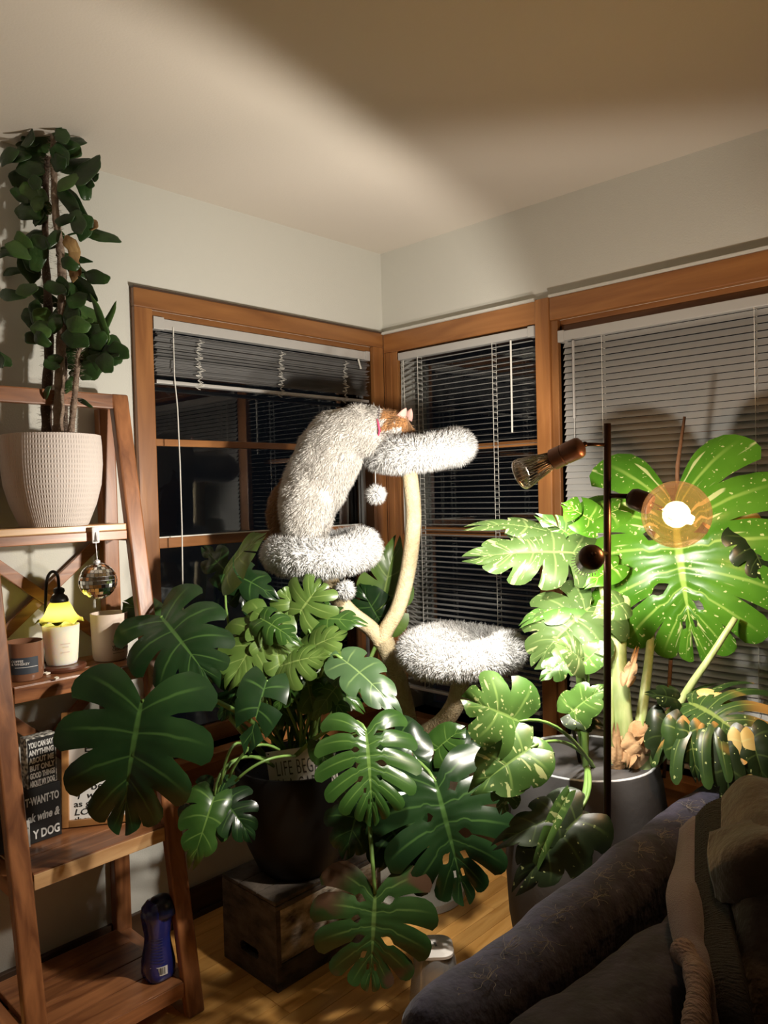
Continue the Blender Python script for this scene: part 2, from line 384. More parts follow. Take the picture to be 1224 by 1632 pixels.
# ------------------------------------------------------------------ leaf builder
def sst(a, b, x): t = min(1, max(0, (x-a)/(b-a))); return t*t*(3-2*t)
PROF = [(0, .86), (.12, 1.0), (.35, 1.06), (.6, .95), (.8, .72), (1, .5)]
def interp(tab, x):
    for (a, u), (b, v) in zip(tab, tab[1:]):
        if x <= b: return u + (v-u)*(x-a)/(b-a)
    return tab[-1][1]
def leaf(plant, base, tip, width, nrm, m, nl=6, slit=.45, gap=.5, holes=0, droop=.5, fold=.12, curl=.25, seed=0, sinus=150,
         twist=0, asym=0, wav=.032, pet=None, pr=.005, pm=None, prof=PROF, lobe=1.0, name='leaf', label=None):
    """split leaf: lateral veins fan from the midrib, lobes part beyond the slit depth"""
    base = Vector(base); tip = Vector(tip); rr = random.Random(seed*31+5)
    ch = (tip-base).length; th = max(1e-3, droop); Ln = ch*(th/2)/math.sin(th/2)
    W = width; K = 20; Mq = 6
    bm = bmesh.new(); lay = bm.verts.layers.float_vector.new('luv')
    mu = lambda t: Ln*.79*max(0, t)**1.02
    def pos(side, t, s, f, cut):
        a0 = math.radians(sinus + (6-sinus)*t**.84); l = (1-t**4)*W/2*interp(prof, t) + t**4*.22*Ln
        l *= 1 - .13*cut*abs(2*f-1)**3 + .10*cut*(f-.5) + wav*math.sin(7*t+seed)
        if side > 0: l *= 1+asym
        else: l *= 1-asym
        x, y = 0., mu(t); cu = math.radians(34)*lobe; q = 6
        for i in range(q):
            a = a0 - cu*s*(i+.5)/q*(1-t); x += l*s/q*math.sin(max(a, 0)); y += l*s/q*math.cos(max(a, 0))
        r = abs(x)/(W/2+1e-6)
        z = fold*abs(x) - curl*W*.5*r*r + wav*W*math.sin(9*t+3*s+seed*1.7)*s
        z += .035*W*math.cos(PI*(f-.5))*s*(1-.6*s) - .010*W*math.exp(-((f-.5)/.1)**2)*(1-s)
        x *= side
        k = th/Ln; yy = math.sin(k*y)/k if y > 0 else y; zz = z - (1-math.cos(k*y))/k if y > 0 else z - (y*y)*k*.4
        return Vector((x, yy, zz))
    for side in (-1, 1):
        sl = [None] + [(slit + rr.uniform(-.1, .13), gap*rr.uniform(.75, 1.25)) for _ in range(nl-1)] + [None]
        if nl > 3: sl[nl-1] = None if slit > .3 else (max(.55, slit), gap*.7)
        hl = [None] + [(rr.uniform(.13, .2), rr.uniform(.28, .4)) if rr.random() < holes else None for _ in range(nl-1)] + [None]
        def g(b, s):
            v = 0
            if sl[b]: v = sl[b][1]*.55*(.35*sst(sl[b][0], min(1, sl[b][0]+.10), s)+.65*sst(sl[b][0], 1.1, s))
            if hl[b] and hl[b][0] < s < hl[b][1]: v = max(v, .45*math.sin(PI*(s-hl[b][0])/(hl[b][1]-hl[b][0])))
            return v
        for i in range(nl):
            grid = []
            for k in range(K+1):
                s = k/K; lo = g(i, s)*.5; hi = 1-g(i+1, s)*.5; row = []
                for j in range(Mq+1):
                    f = j/Mq; ff = lo+(hi-lo)*f; t = (i+ff)/nl
                    v = bm.verts.new(pos(side, t, s, f, sst(slit, 1, s) if slit < 1 else 0)); v[lay] = (s, abs(2*f-1), t); row.append(v)
                grid.append(row)
            for k in range(K):
                for j in range(Mq):
                    q = (grid[k][j], grid[k+1][j], grid[k+1][j+1], grid[k][j+1])
                    bm.faces.new(q if side > 0 else q[::-1])
    bmesh.ops.remove_doubles(bm, verts=bm.verts, dist=Ln*.0008)
    yd = (tip-base).normalized(); nv = Vector(nrm); nv = (nv-yd*nv.dot(yd)).normalized(); xd = yd.cross(nv)
    # chord of the bent midrib lies th/2 under its start tangent
    c, sn = math.cos(th/2), math.sin(th/2)
    off = wloc(plant)
    for v in bm.verts:
        x, y, z = v.co; y2 = y*c - z*sn; z2 = y*sn + z*c
        v.co = base + xd*x + yd*y2 + nv*z2 - off
    me = bpy.data.meshes.new(name); bm.to_mesh(me); bm.free(); me.materials.append(m)
    me.polygons.foreach_set('use_smooth', [True]*len(me.polygons))
    o = link(bpy.data.objects.new(name, me), plant)
    if label: o['label'] = label
    if pet:
        pts = bez(base, pet[0], pet[1], 10); MB().tube(pts, [pr*(.75+.5*i/10) for i in range(11)], 7).build('petiole', pm or m_stem, plant, 2)
    return o
def TC(p, r=0, u=0, c=1):   # normal mixing: towards camera, right, up
    return (CAM-Vector(p)).normalized()*c + _R*r + Vector((0, 0, u))

# ================================================================== SETTING
H = 2.44; XL, YN = -4.2, -4.8            # room: corner at the origin, left wall y=0, right wall x=0
WT = .16
def wall(name, boxes):
    mb = MB()
    for lo, hi in boxes: mb.box(lo, hi)
    return struct(mb.build(name, m_wall))
W1 = (-1.099, -.082, .55, 2.035)         # window 1 opening in the left wall: x0 x1 z0 z1
W2 = (-.775, -.10, .50, 2.01)            # window 2 opening in the right wall: y0 y1 z0 z1
W3 = (-2.30, -.862, .50, 2.01)
wall('wall_left', [((XL, 0, 0), (W1[0], WT, H)), ((W1[1], 0, 0), (WT, WT, H)), ((W1[0], 0, 0), (W1[1], WT, W1[2])), ((W1[0], 0, W1[3]), (W1[1], WT, H))])
wall('wall_right', [((0, YN, 0), (WT, W3[0], H)), ((0, W2[1], 0), (WT, 0, H)), ((0, W3[0], 0), (WT, W2[1], W2[2])), ((0, W3[0], W2[3]), (WT, W2[1], H)),
                    ((0, W3[1], W2[2]), (WT, W2[0], W2[3]))])
wall('wall_back', [((XL-.1, YN, 0), (XL, WT, H))])
wall('wall_near', [((XL, YN-.1, 0), (WT, YN, H))])
struct(MB().box((XL-.1, YN-.1, H), (WT, WT, H+.1)).build('ceiling', m_ceil))
fl = struct(MB().box((XL-.1, YN-.1, -.08), (WT, WT, -.014)).build('floor', m_slab))
# oak strips run along x; single boards where the photo shows them
pw = .057; pmesh = {}
def plank(x0, x1, y):
    key = round(x1-x0, 2)
    if key not in pmesh:
        o = MB().box((0, .0006, -.014), (key-.0012, pw-.0006, 0), .0012).build('plank', m_floor, fl); pmesh[key] = o; o.location = (x0, y, 0)
    else:
        o = pmesh[key].copy(); o.location = (x0, y, 0); link(o, fl)
r2 = random.Random(3)
for i in range(28):
    y = -1.60 + i*pw; x = -2.2 - r2.choice([.1, .3, .5, .7])
    while x < -.02:
        ln = r2.choice([.5, .7, .9, 1.1]); x1 = min(x+ln, -.015)
        if x1-x > .06: plank(x, x1, y)
        x = x1
mb = MB()
for i in range(70):
    y = YN + i*pw
    if y+pw < -1.6: mb.box((XL, y, -.014), (0, y+pw-.001, 0))
mb.box((XL, -1.6, -.014), (-3.0, 0, 0))
stuff(mb.build('far_planks', m_floor, fl))
struct(MB().box((XL, -.016, 0), (0, 0, .10), .003).box((XL, -.026, 0), (0, -.016, .018), .003).build('baseboard_left', m_base))
struct(MB().box((-.016, YN, 0), (0, -.016, .10), .003).box((-.026, YN, 0), (-.016, -.016, .018), .003).build('baseboard_right', m_base))

def window_empty(n, loc):
    o = bpy.data.objects.new('window_%d' % n, None); o.location = loc; link(o); return struct(o)
# window 1 (left wall)
w1 = window_empty(1, (-.59, 0, .55)); x0, x1, z0, z1 = W1
MB().box((-1.163, -.022, z0-.1), (x0, 0, z1), .003).build('casing', m_trimz, w1)
MB().box((x1, -.022, z0-.1), (-.022, 0, z1), .003).build('casing', m_trimz, w1)
MB().box((-1.163, -.022, z1), (-.022, 0, 2.097), .003).build('casing', m_trim, w1)
MB().box((-1.165, -.026, 2.094), (-.022, 0, 2.100)).build('casing_cap', m_base, w1)
MB().box((x0, 0, z1-.02), (x1, .10, z1)).build('head_jamb', m_trim, w1)
MB().box((x0-.02, 0, z0), (x0, .13, z1)).build('side_jamb', m_trimz, w1)
MB().box((x1, 0, z0), (x1+.02, .13, z1)).build('side_jamb', m_trimz, w1)
MB().box((x1-.012, .045, z0), (x1, .060, z1-.02)).box((x1-.010, .070, z0), (x1, .078, z1-.02)).build('sash_track', m_screen, w1)
MB().box((-1.19, -.055, z0-.03), (-.03, .10, z0), .004).build('sill', m_trim, w1)
MB().box((-1.16, -.018, z0-.10), (-.03, 0, z0-.03), .003).build('apron', m_trim, w1)
py = .085
MB().box((x0, py-.012, 1.600), (x1, py+.012, 1.624), .003).build('muntin', m_trim, w1)
MB().box((x0, py-.018, 1.252), (x1, py+.018, 1.288), .003).build('meeting_rail', m_trim, w1)
MB().box((x0, py-.03, 1.288), (x1, py-.018, 1.292)).build('rail_cap', m_cord, w1)
MB().box((x0, py-.03, z0), (x0+.034, py+.012, 1.252), .003).build('sash_stile', m_trimz, w1)
MB().box((x1-.034, py-.03, z0), (x1, py+.012, 1.252), .003).build('sash_stile', m_trimz, w1)
MB().box((x0+.034, py-.03, z0), (x1-.034, py+.012, z0+.06), .003).build('bottom_rail', m_trim, w1)
MB().box((x0, py+.002, 1.624), (x1, py+.005, z1-.02)).build('pane', m_glass, w1)
MB().box((x0, py+.002, 1.288), (x1, py+.005, 1.600)).build('pane', m_glass, w1)
MB().box((x0+.034, py-.010, z0+.06), (x1-.034, py-.007, 1.252)).build('pane', m_glass, w1)
# windows 2 and 3 (right wall)
for n, (y0, y1, z0, z1) in ((2, W2), (3, W3)):
    wn = window_empty(n, (0, (y0+y1)/2, z0))
    if n == 2:
        MB().box((-.022, y1, z0-.1), (0, -.022, z1), .003).build('casing', m_trimz, wn)
        MB().box((-.028, y1+.030, z0-.1), (-.02, y1+.062, z1), .003).build('casing_bead', m_trimz, wn)
        MB().box((-.022, y0+.0, z1), (0, -.022, 2.090), .003).build('casing', m_trimy, wn)
        MB().box((-.030, -.833, z0-.1), (0, y0, 2.093), .004).build('mullion_casing', m_trimz, wn)
    else:
        MB().box((-.020, y1, z0-.1), (0, -.834, z1), .003).build('mullion_casing', m_trimz, wn)
        MB().box((-.028, y0-.07, z1), (0, -.834, 2.090), .005).build('casing', m_trimy, wn)
        MB().box((-.022, y0-.07, z0-.1), (0, y0, z1), .003).build('casing', m_trimz, wn)
    MB().box((-.034, (y0 if n == 2 else y0-.07), 2.090), (0, (-.022 if n == 2 else -.834), 2.099), .001).build('casing_cap', m_wall, wn)
    MB().box((0, y0, z1-.02), (.10, y1, z1)).build('head_jamb', m_trimy, wn)
    MB().box((0, y0-.02, z0), (.13, y0, z1)).build('side_jamb', m_trimz, wn)
    MB().box((0, y1, z0), (.13, y1+.02, z1)).build('side_jamb', m_trimz, wn)
    MB().box((-.06, y0-.03, z0-.035), (.10, y1+.02, z0), .004).build('sill', m_trimy, wn)
    MB().box((-.020, y0-.03, z0-.11), (0, y1+.02, z0-.035), .003).build('apron', m_trimy, wn)
    px = .085
    MB().box((px-.012, y0, 1.585), (px+.012, y1, 1.607), .003).build('muntin', m_trimy, wn)
    MB().box((px-.018, y0, 1.235), (px+.018, y1, 1.275), .003).build('meeting_rail', m_trimy, wn)
    MB().box((px+.002, y0, 1.255), (px+.005, y1, z1)).build('pane', m_glass, wn)
    MB().box((px+.002, y0, z0), (px+.005, y1, 1.255)).build('pane', m_glass, wn)

# ================================================================== BLINDS
def slat_mesh(length, axis, tilt, wdt=.025, camber=.0022):
    """curved slat along the wall; room edge raised by tilt"""
    V = []; Fc = []; n = 5
    for i in range(n):
        u = (i/(n-1)-.5); a = u*wdt; h = camber*(1-4*u*u)
        c, s = math.cos(tilt), math.sin(tilt); p, z = a*c-h*s*0, a*s + h*c
        for e in (-.5, .5): V.append((p, e*length, -z) if axis == 'y' else (e*length, p, -z))
    for i in range(n-1): Fc.append((2*i, 2*i+1, 2*i+3, 2*i+2))
    return V, Fc
def ladder(y, ztop, zbot, x, parent, off=.013, pitch=.0215, axis='y'):
    mb = MB()
    for dx in (-off, off):
        mb.box((x+dx-.0008, y-.0008, zbot), (x+dx+.0008, y+.0008, ztop))
    z = ztop
    while z > zbot:
        mb.box((x-off, y-.0012, z-.0008), (x+off, y+.0012, z+.0008)); z -= pitch
    return mb.build('ladder_cord', m_cord, parent)
# window 2: lowered, slats open
b = thing('window_blind', (-.02, -.44, .62), 'grey metal blind lowered over the narrow window with its slats open', 'blind', 'metal window blinds')
y0, y1 = -.775, -.105
MB().box((-.028, y0+.01, 1.970), (.004, y1-.005, 2.000), .002).build('headrail', m_rail, b)
MB().box((-.031, y0+.004, 1.966), (.004, y0+.03, 2.004), .002).build('end_cap', m_rail, b)
V, Fc = slat_mesh(y1-y0-.03, 'y', math.radians(-6)); s0 = None; z = 1.955
while z > .63:
    if s0 is None: s0 = MB().add([(q[0]-.012, q[1]+(y0+y1)/2, q[2]+z) for q in V], Fc).build('slat', m_slat, b, 2); zz = z
    else: c = s0.copy(); c.location = (0, 0, z-zz); link(c, b)
    z -= .0215
MB().box((-.024, y0+.015, .60), (0, y1-.015, .612), .003).build('bottom_rail', m_rail, b)
for yy in (-.215, -.585): ladder(yy, 1.97, .61, -.012, b)
MB().tube([(-.034, -.675, 1.965), (-.036, -.675, 1.63)], .0035, 6).build('tilt_wand', m_cord, b)
MB().tube([(-.03, -.135, 1.965), (-.034, -.128, 1.70), (-.034, -.132, 1.25)], .0014, 5).tube([(-.03, -.142, 1.965), (-.034, -.15, 1.70), (-.034, -.137, 1.25)], .0014, 5).build('pull_cord', m_cord, b)
# window 3: lowered, slats nearly closed
b = thing('window_blind', (-.02, -1.55, .62), 'grey metal blind lowered over the wide window with its slats tilted shut', 'blind', 'metal window blinds')
y0, y1 = -2.25, -.866
MB().box((-.030, y0, 1.932), (.004, y1-.004, 1.965), .002).build('headrail', m_rail, b)
MB().box((-.033, y1-.026, 1.928), (.004, y1-.002, 1.968), .002).build('end_cap', m_rail, b)
MB().box((0, y0, 1.965), (.02, y1, 1.992)).build('stop_bead', m_trimy, b)
V, Fc = slat_mesh(y1-y0-.03, 'y', math.radians(-57)); s0 = None; z = 1.918
while z > .56:
    if s0 is None: s0 = MB().add([(q[0]-.013, q[1]+(y0+y1)/2, q[2]+z) for q in V], Fc).build('slat', m_slat, b, 2); zz = z
    else: c = s0.copy(); c.location = (0, 0, z-zz); link(c, b)
    z -= .0215
MB().box((-.024, y0+.015, .53), (0, y1-.015, .542), .003).build('bottom_rail', m_rail, b)
for yy in (-1.03, -1.512): ladder(yy, 1.93, .54, -.014, b, .012)
MB().tube([(-.036, -.930, 1.925), (-.037, -.930, 1.66)], .0045, 6).build('tilt_wand', m_rail, b)
MB().tube([(-.037, -.930, 1.66), (-.037, -.930, 1.585)], .0015, 6).lathe([(.003, 0), (.007, -.01), (.009, -.045), (.004, -.05)], (-.037, -.930, 1.59), 10).build('cord_tassel', m_rail, b, 40)
# window 1: raised into a stack
b = thing('window_blind', (-.59, .03, 1.85), 'grey metal blind of the left window drawn up into a stack under its headrail', 'blind', 'metal window blinds')
x0, x1 = -1.085, -.092
MB().box((x0, -.006, 1.978), (x1, .026, 2.012), .002).build('headrail', m_rail, b)
MB().box((x0-.004, -.010, 1.975), (x0+.035, .026, 2.016), .002).build('end_cap', m_rail, b)
MB().box((x1-.022, -.010, 1.975), (x1+.002, .026, 2.014), .002).build('end_cap', m_rail, b)
s0 = None; V, Fc = slat_mesh(x1-x0-.012, 'x', 0.05, camber=.003); ns = 30; r3 = random.Random(5)
for i in range(ns):
    z = 1.966 - i*.0043 - (i*i)*.000012
    if s0 is None: s0 = MB().add([(q[0]+(x0+x1)/2, q[1]+.010, q[2]+z) for q in V], Fc).build('slat', m_slatd, b, 2); zz = z
    else:
        c = s0.copy(); c.location = (r3.uniform(-.003, .003), r3.uniform(-.002, .002), z-zz + r3.uniform(-.001, .001)); c.rotation_euler = (r3.uniform(-.1, .1), r3.uniform(-.0012, .0012), 0); link(c, b)
MB().box((x0+.004, -.004, 1.800), (x1-.004, .024, 1.812), .003).build('bottom_rail', m_rail, b)
for xx in (-.92, -.565, -.235):                     # bunched ladder cords hang in loops in front of the stack
    pts = []
    for i in range(34):
        t = i/33; pts.append((xx + .012*math.sin(i*2.3)+.004*math.sin(i*.7), -.008-.004*math.sin(i*1.7), 1.955-.165*t))
    MB().tube(pts, .0011, 4).tube([(p[0]+.008*math.sin(i*1.3), p[1]-.002, p[2]+.004*math.cos(i)) for i, p in enumerate(pts)], .0011, 4).build('bunched_cord', m_cord, b)
pts = [ony(276, 522, -.008), ony(278, 600, -.012), ony(283, 650, -.012), ony(287, 740, -.012), ony(290, 840, -.012), ony(292, 985, -.012)]
MB().tube(pts, .0022, 6).build('pull_cord', m_cord, b)
MB().tube([(-.16, -.010, 1.975), (-.158, -.016, 1.95), (-.152, -.016, 1.935)], .004, 6).build('tilt_hook', m_cord, b)

# ================================================================== LADDER SHELF
def yf(z): return -.447 + (.317/1.74)*z
SX0, SX1 = -1.715, -1.250
sh = thing('ladder_shelf', ((SX0+SX1)/2, -.22, 0), 'tall reddish acacia ladder shelf leaning against the left wall', 'shelf')
ax, ay, az = Vector((1, 0, 0)), Vector((0, 1, .317/1.74*0)), Vector((0, 0, 1))
def leg_front(xa, xb):
    mb = MB(); th = .030
    V = []
    for z in (0, 1.735):
        y = yf(z)
        V += [(xa, y, z), (xb, y, z), (xb, y+th, z), (xa, y+th, z)]
    bm = bmesh.new(); vs = [bm.verts.new(q) for q in V]
    for f in ((0,3,2,1), (4,5,6,7), (0,1,5,4), (1,2,6,5), (2,3,7,6), (3,0,4,7)): bm.faces.new([vs[i] for i in f])
    bmesh.ops.bevel(bm, geom=bm.edges[:], offset=.006, segments=3, profile=.5, affect='EDGES'); return mb.bm(bm)
leg_front(SX1-.052, SX1).build('leg', m_shelfz, sh); leg_front(SX0, SX0+.052).build('leg', m_shelfz, sh)
for xa in (SX1-.05, SX0): MB().box((xa, -.042, 0), (xa+.05, -.006, 1.70), .004).build('leg', m_shelfz, sh)
MB().box((SX0+.05, yf(1.70)+.001, 1.690), (SX1-.05, yf(1.70)+.031, 1.733), .004).build('top_rail', m_shelf, sh)
LEV = {'s2': 1.353, 's3': .957, 's4': .508, 's5': .100}
for k, z in LEV.items():
    f = yf(z) + (.004 if k != 's5' else .004); bk = -.044; nb = {'s2': 2, 's3': 3, 's4': 3, 's5': 4}[k]; d = (bk-f)/nb
    th = .020
    xa, xb = SX0+.054, SX1-.054
    for i in range(nb):
        MB().box((xa, f+i*d+.0008, z-th), (xb, f+(i+1)*d-.0008, z), .003).build('shelf_board', m_edge if (i == 0 and k == 's2') else m_shelf, sh)
    if k == 's4': MB().box((xa, f-.004, z-.040), (xb, f, z-.002), .002).build('front_edge', m_edge, sh)
    elif k == 's2': MB().box((xa, f-.001, z-.046), (xb, f+.018, z-th), .002).build('front_edge', m_shelf, sh)
    else: MB().box((xa, f-.004, z-.042), (xb, f, z-.002), .002).build('front_edge', m_shelf, sh)
    for xs in (SX1-.048, SX0+.008): MB().box((xs, f+.028, z-.052), (xs+.040, bk, z-.014), .003).build('side_rail', m_shelfy, sh)
for za, zb in ((.975, 1.315), (.53, .90)):
    for flip in (0, 1):
        p, q = Vector((SX0+.03, -.020-.012*flip, za)), Vector((SX1-.03, -.020-.012*flip, zb))
        if flip: p.z, q.z = q.z, p.z
        e = (q-p); L = e.length; e.normalize(); up = Vector((0, 1, 0)).cross(e)
        MB().obox((p+q)/2, e, Vector((0, 1, 0)), up, (L/2, .006, .016), .002).build('cross_brace', m_shelf, sh)

# things on the shelf ------------------------------------------------
# beige pot with the tall cactus
pc = ony(87, 835, -.140); pc.z = 1.3535; PD = (pc-CAM).dot(_F); k = PD/F_PX
rim_r = 75*k; base_r = 50*k; ph = 143*k
pt = thing('cactus_pot', pc, 'beige ribbed ceramic pot on the upper shelf holding the tall cactus', 'pot')
prof = [(base_r*.6, 0), (base_r, 0), (base_r*1.04, .006), (rim_r*.86, ph*.24), (rim_r*.965, ph*.45), (rim_r*1.005, ph*.68), (rim_r*1.0, ph*.88), (rim_r*.985, ph), (rim_r*.955, ph+.001), (rim_r*.94, ph-.02)]
def dens(pr, m=4):
    out = []
    for (a, b1), (c, d1) in zip(pr, pr[1:]):
        for i in range(m): out.append((a+(c-a)*i/m, b1+(d1-b1)*i/m))
    return out+[pr[-1]]
m_ribpot = mat('beige_ribbed_ceramic', (.70, .62, .57), .65)
nt = m_ribpot.node_tree; N = nt.nodes; Lk = nt.links
tc = N.new('ShaderNodeTexCoord'); sx = N.new('ShaderNodeSeparateXYZ'); Lk.new(tc.outputs['Object'], sx.inputs[0])
an = N.new('ShaderNodeMath'); an.operation = 'ARCTAN2'; Lk.new(sx.outputs['Y'], an.inputs[0]); Lk.new(sx.outputs['X'], an.inputs[1])
def mth(op, a, bv=None):
    q = N.new('ShaderNodeMath'); q.operation = op
    for i, v in enumerate((a, bv)):
        if v is None: continue
        if isinstance(v, (int, float)): q.inputs[i].default_value = v
        else: Lk.new(v, q.inputs[i])
    return q.outputs[0]
s1 = mth('SINE', mth('MULTIPLY', an.outputs[0], 110)); s2 = mth('SINE', mth('MULTIPLY', sx.outputs['Z'], 480))
hgt = mth('MULTIPLY', s1, mth('ADD', mth('MULTIPLY', s2, .5), .5))
bp = N.new('ShaderNodeBump'); bp.inputs['Strength'].default_value = .45; bp.inputs['Distance'].default_value = .0022
Lk.new(hgt, bp.inputs['Height']); Lk.new(bp.outputs[0], N['Principled BSDF'].inputs['Normal'])
MB().lathe(dens(prof), pc, 72).build('pot_body', m_ribpot, pt, 50)
MB().lathe([(0, ph-.028), (rim_r*.6, ph-.026), (rim_r*.90, ph-.026)], pc, 32).build('soil', m_soil, pt, 2)

cz = pc.z + ph - .03
ct = thing('tall_cactus', (pc.x, pc.y, cz), 'tall leafy jungle cactus with spiny stems in the beige pot', 'plant')
def cp(px, py, dd=0): return at(px, py, PD+dd)
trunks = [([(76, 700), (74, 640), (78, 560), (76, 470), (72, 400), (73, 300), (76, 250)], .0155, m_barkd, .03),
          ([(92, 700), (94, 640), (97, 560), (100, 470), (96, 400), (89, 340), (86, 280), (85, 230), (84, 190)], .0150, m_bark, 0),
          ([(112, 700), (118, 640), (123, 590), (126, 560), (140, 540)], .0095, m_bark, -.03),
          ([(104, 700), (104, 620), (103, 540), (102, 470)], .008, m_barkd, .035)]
SP = []
for pts, r, mm, dz in trunks:
    P = spline([cp(a, b_, dz) for a, b_ in pts], 5); n = len(P)
    MB().tube(P, [r*(1-.55*i/n)*(1+.12*math.sin(i*1.9)) for i in range(n)], 9).build('stem', mm, ct, 2)
    for i in range(0, n-1):
        for q in range(7): SP.append((P[i].lerp(P[i+1], rnd.random()), r*(1-.55*i/n)))
gg = np.random.default_rng(2); base = np.array([tuple(p) for p, r in SP for _ in range(3)]); rr_ = np.array([r for p, r in SP for _ in range(3)])
dv = gg.normal(0, 1, (len(base), 3)); dv[:, 2] *= .5; dv /= np.linalg.norm(dv, axis=1)[:, None]
fur('spines', base+dv*rr_[:, None]*.9, dv, m_spine, ct, .016, .0005, 3, .25, 0)
# flat pads: px, py, length px, width px, angle in the picture, kind (0 dark, 1 young, 2 dry)
PADS = [(97,196,15,9,-70,0),(42,226,26,17,-40,0),(65,230,38,22,-35,0),(99,215,28,17,-100,0),(112,228,38,24,-25,0),(25,250,34,19,170,0),(56,250,44,26,25,0),(97,248,26,20,60,0),
        (128,266,54,27,5,0),(50,270,36,22,10,0),(110,289,34,18,-35,1),(134,295,36,20,80,0),(152,281,12,11,-80,0),(57,292,18,16,60,0),(56,310,40,22,30,1),(33,313,26,13,40,0),(60,324,24,17,85,1),
        (45,337,42,22,15,0),(120,326,52,17,55,0),(104,350,28,13,-10,0),(125,357,36,19,70,0),(148,361,16,14,80,2),(161,376,48,17,12,0),(55,376,24,20,80,0),(72,390,32,17,-20,0),(40,392,34,20,60,1),
        (20,402,30,12,15,0),(118,412,42,10,8,0),(47,424,42,26,80,0),(20,432,34,13,-5,0),(124,432,26,15,25,0),(154,442,36,17,12,0),(137,462,46,20,42,0),(125,478,28,18,-20,0),(45,462,30,18,0,1),
        (72,474,38,17,30,0),(17,470,42,14,5,0),(105,474,28,18,50,0),(110,492,40,24,-45,0),(140,503,40,22,25,1),(70,510,30,24,70,1),(56,537,26,16,-20,0),(115,508,44,24,70,0),(155,545,30,20,-40,0),
        (168,520,66,11,-68,1),(115,570,34,28,60,0),(168,562,44,24,20,0),(190,560,28,20,25,0),(143,585,34,24,5,0),(150,578,28,20,-30,0),(168,578,30,20,60,0),(83,582,20,13,20,0),(128,590,28,16,-40,0),
        (4,574,24,16,30,0),(74,625,18,9,-60,0),(112,610,26,10,-70,0),(134,641,26,6,30,0),(58,500,34,18,80,0),(95,500,30,16,-60,0),(128,520,34,20,-30,1),(120,540,36,22,20,0),(60,410,36,20,110,0),
        (112,390,22,14,60,2),(118,402,30,14,85,2),(120,432,26,16,100,2),(90,460,30,16,20,0),(85,380,26,12,-60,0),(62,345,24,14,-60,0),(150,530,34,20,-10,0)]
PADS += [(a+rnd.uniform(-16, 16), b_+rnd.uniform(-14, 14), L*.9, wd, ang+rnd.uniform(-60, 60), kd) for a, b_, L, wd, ang, kd in PADS if kd < 2 and b_ < 600 and rnd.random() < .6]
for i, (a, b_, L, wd, ang, kd) in enumerate(PADS):
    L *= 1.22; wd *= 1.22
    kk = PD/F_PX; c = cp(a, b_, rnd.uniform(-.05, .04)); A = math.radians(ang)
    u = (_R*math.cos(A) - _U*math.sin(A)); tilt = rnd.uniform(-.5, .5); v = (_R*math.sin(A) + _U*math.cos(A))
    u = (u + _F*rnd.uniform(-.35, .35)).normalized(); nn = u.cross(v).normalized(); v = (v*math.cos(tilt) + nn*math.sin(tilt)).normalized(); nn = u.cross(v)
    bm = bmesh.new(); bmesh.ops.create_uvsphere(bm, u_segments=22, v_segments=10, radius=1)
    for q in bm.verts:
        x, y, z = q.co; ed = 1+.07*math.sin(5*math.atan2(y, x)+i)
        q.co = c + u*(x*L*.55*kk*ed) + v*(y*wd*.55*kk*ed*(1-.18*x)) + nn*(z*.0035 + .010*x*x*math.sin(i))
    MB().bm(bm).build('pad', (m_pad, m_padl, m_paddry)[kd], ct, 2)
for a, b_, c_, d_ in ((121, 338, 140, 360), (108, 375, 130, 372), (128, 435, 138, 437), (100, 310, 115, 330)):
    MB().tube(bez(cp(a, b_), cp((a+c_)/2+4, (b_+d_)/2-4), cp(c_, d_), 5), .003, 6).build('pad_stalk', m_pad, ct, 2)

# disco ball
dc = ony(156, 926, yf(1.33)-.012); dk = (dc-CAM).dot(_F)/F_PX
db = thing('disco_ball', dc, 'small silver mirror disco ball hanging from the shelf edge by a hook', 'disco ball')
R = 28.5*dk
MB().ball(dc, R*.985, 3).build('ball_core', m_grout, db, 2)
mb = MB(); rows = 15
for i in range(rows):
    ph0 = -PI/2 + PI*(i+.5)/rows; nn = max(4, int(2*PI*math.cos(ph0)*rows/PI))
    for j in range(nn):
        a = 2*PI*j/nn; nv = Vector((math.cos(ph0)*math.cos(a), math.cos(ph0)*math.sin(a), math.sin(ph0)))
        t1 = Vector((-math.sin(a), math.cos(a), 0)); t2 = nv.cross(t1); nv2 = (nv+t1*rnd.uniform(-.05, .05)+t2*rnd.uniform(-.05, .05)).normalized()
        s_ = PI*R/rows*.46; t1 = (t1-nv2*t1.dot(nv2)).normalized(); t2 = nv2.cross(t1); c = dc+nv*R
        s1_ = PI*R*math.cos(ph0)/nn*.93
        mb.obox(c, t1, t2, nv2, (s1_, s_, .0008))
stuff(mb.build('mirror_tiles', m_mirror, db))
hk = ony(152, 852, yf(1.33)-.008)
MB().lathe([(.004, 0), (.008, .002), (.008, .008), (.003, .012)], dc+Vector((0, 0, R-.001)), 12).build('top_cap', m_clip, db, 40)
pts = [dc+Vector((0, 0, R+.01)).lerp(hk-dc-Vector((0, 0, .014)), i/8) for i in range(9)]
MB().tube(pts, [.0018 if i % 2 else .0011 for i in range(9)], 5).build('hang_chain', m_clip, db, 2)
mb = MB().box((hk.x-.011, hk.y-.004, hk.z-.024), (hk.x+.011, hk.y+.003, hk.z+.022), .004).tube([hk+Vector((0, -.004, .008)), hk+Vector((0, -.009, -.008)), hk+Vector((0, -.010, -.018)), hk+Vector((0, -.016, -.016))], .003, 6)
top(mb, 'adhesive_hook', m_clip, 'clear plastic hook stuck on the upper shelf edge above the disco ball', 'hook', 40)

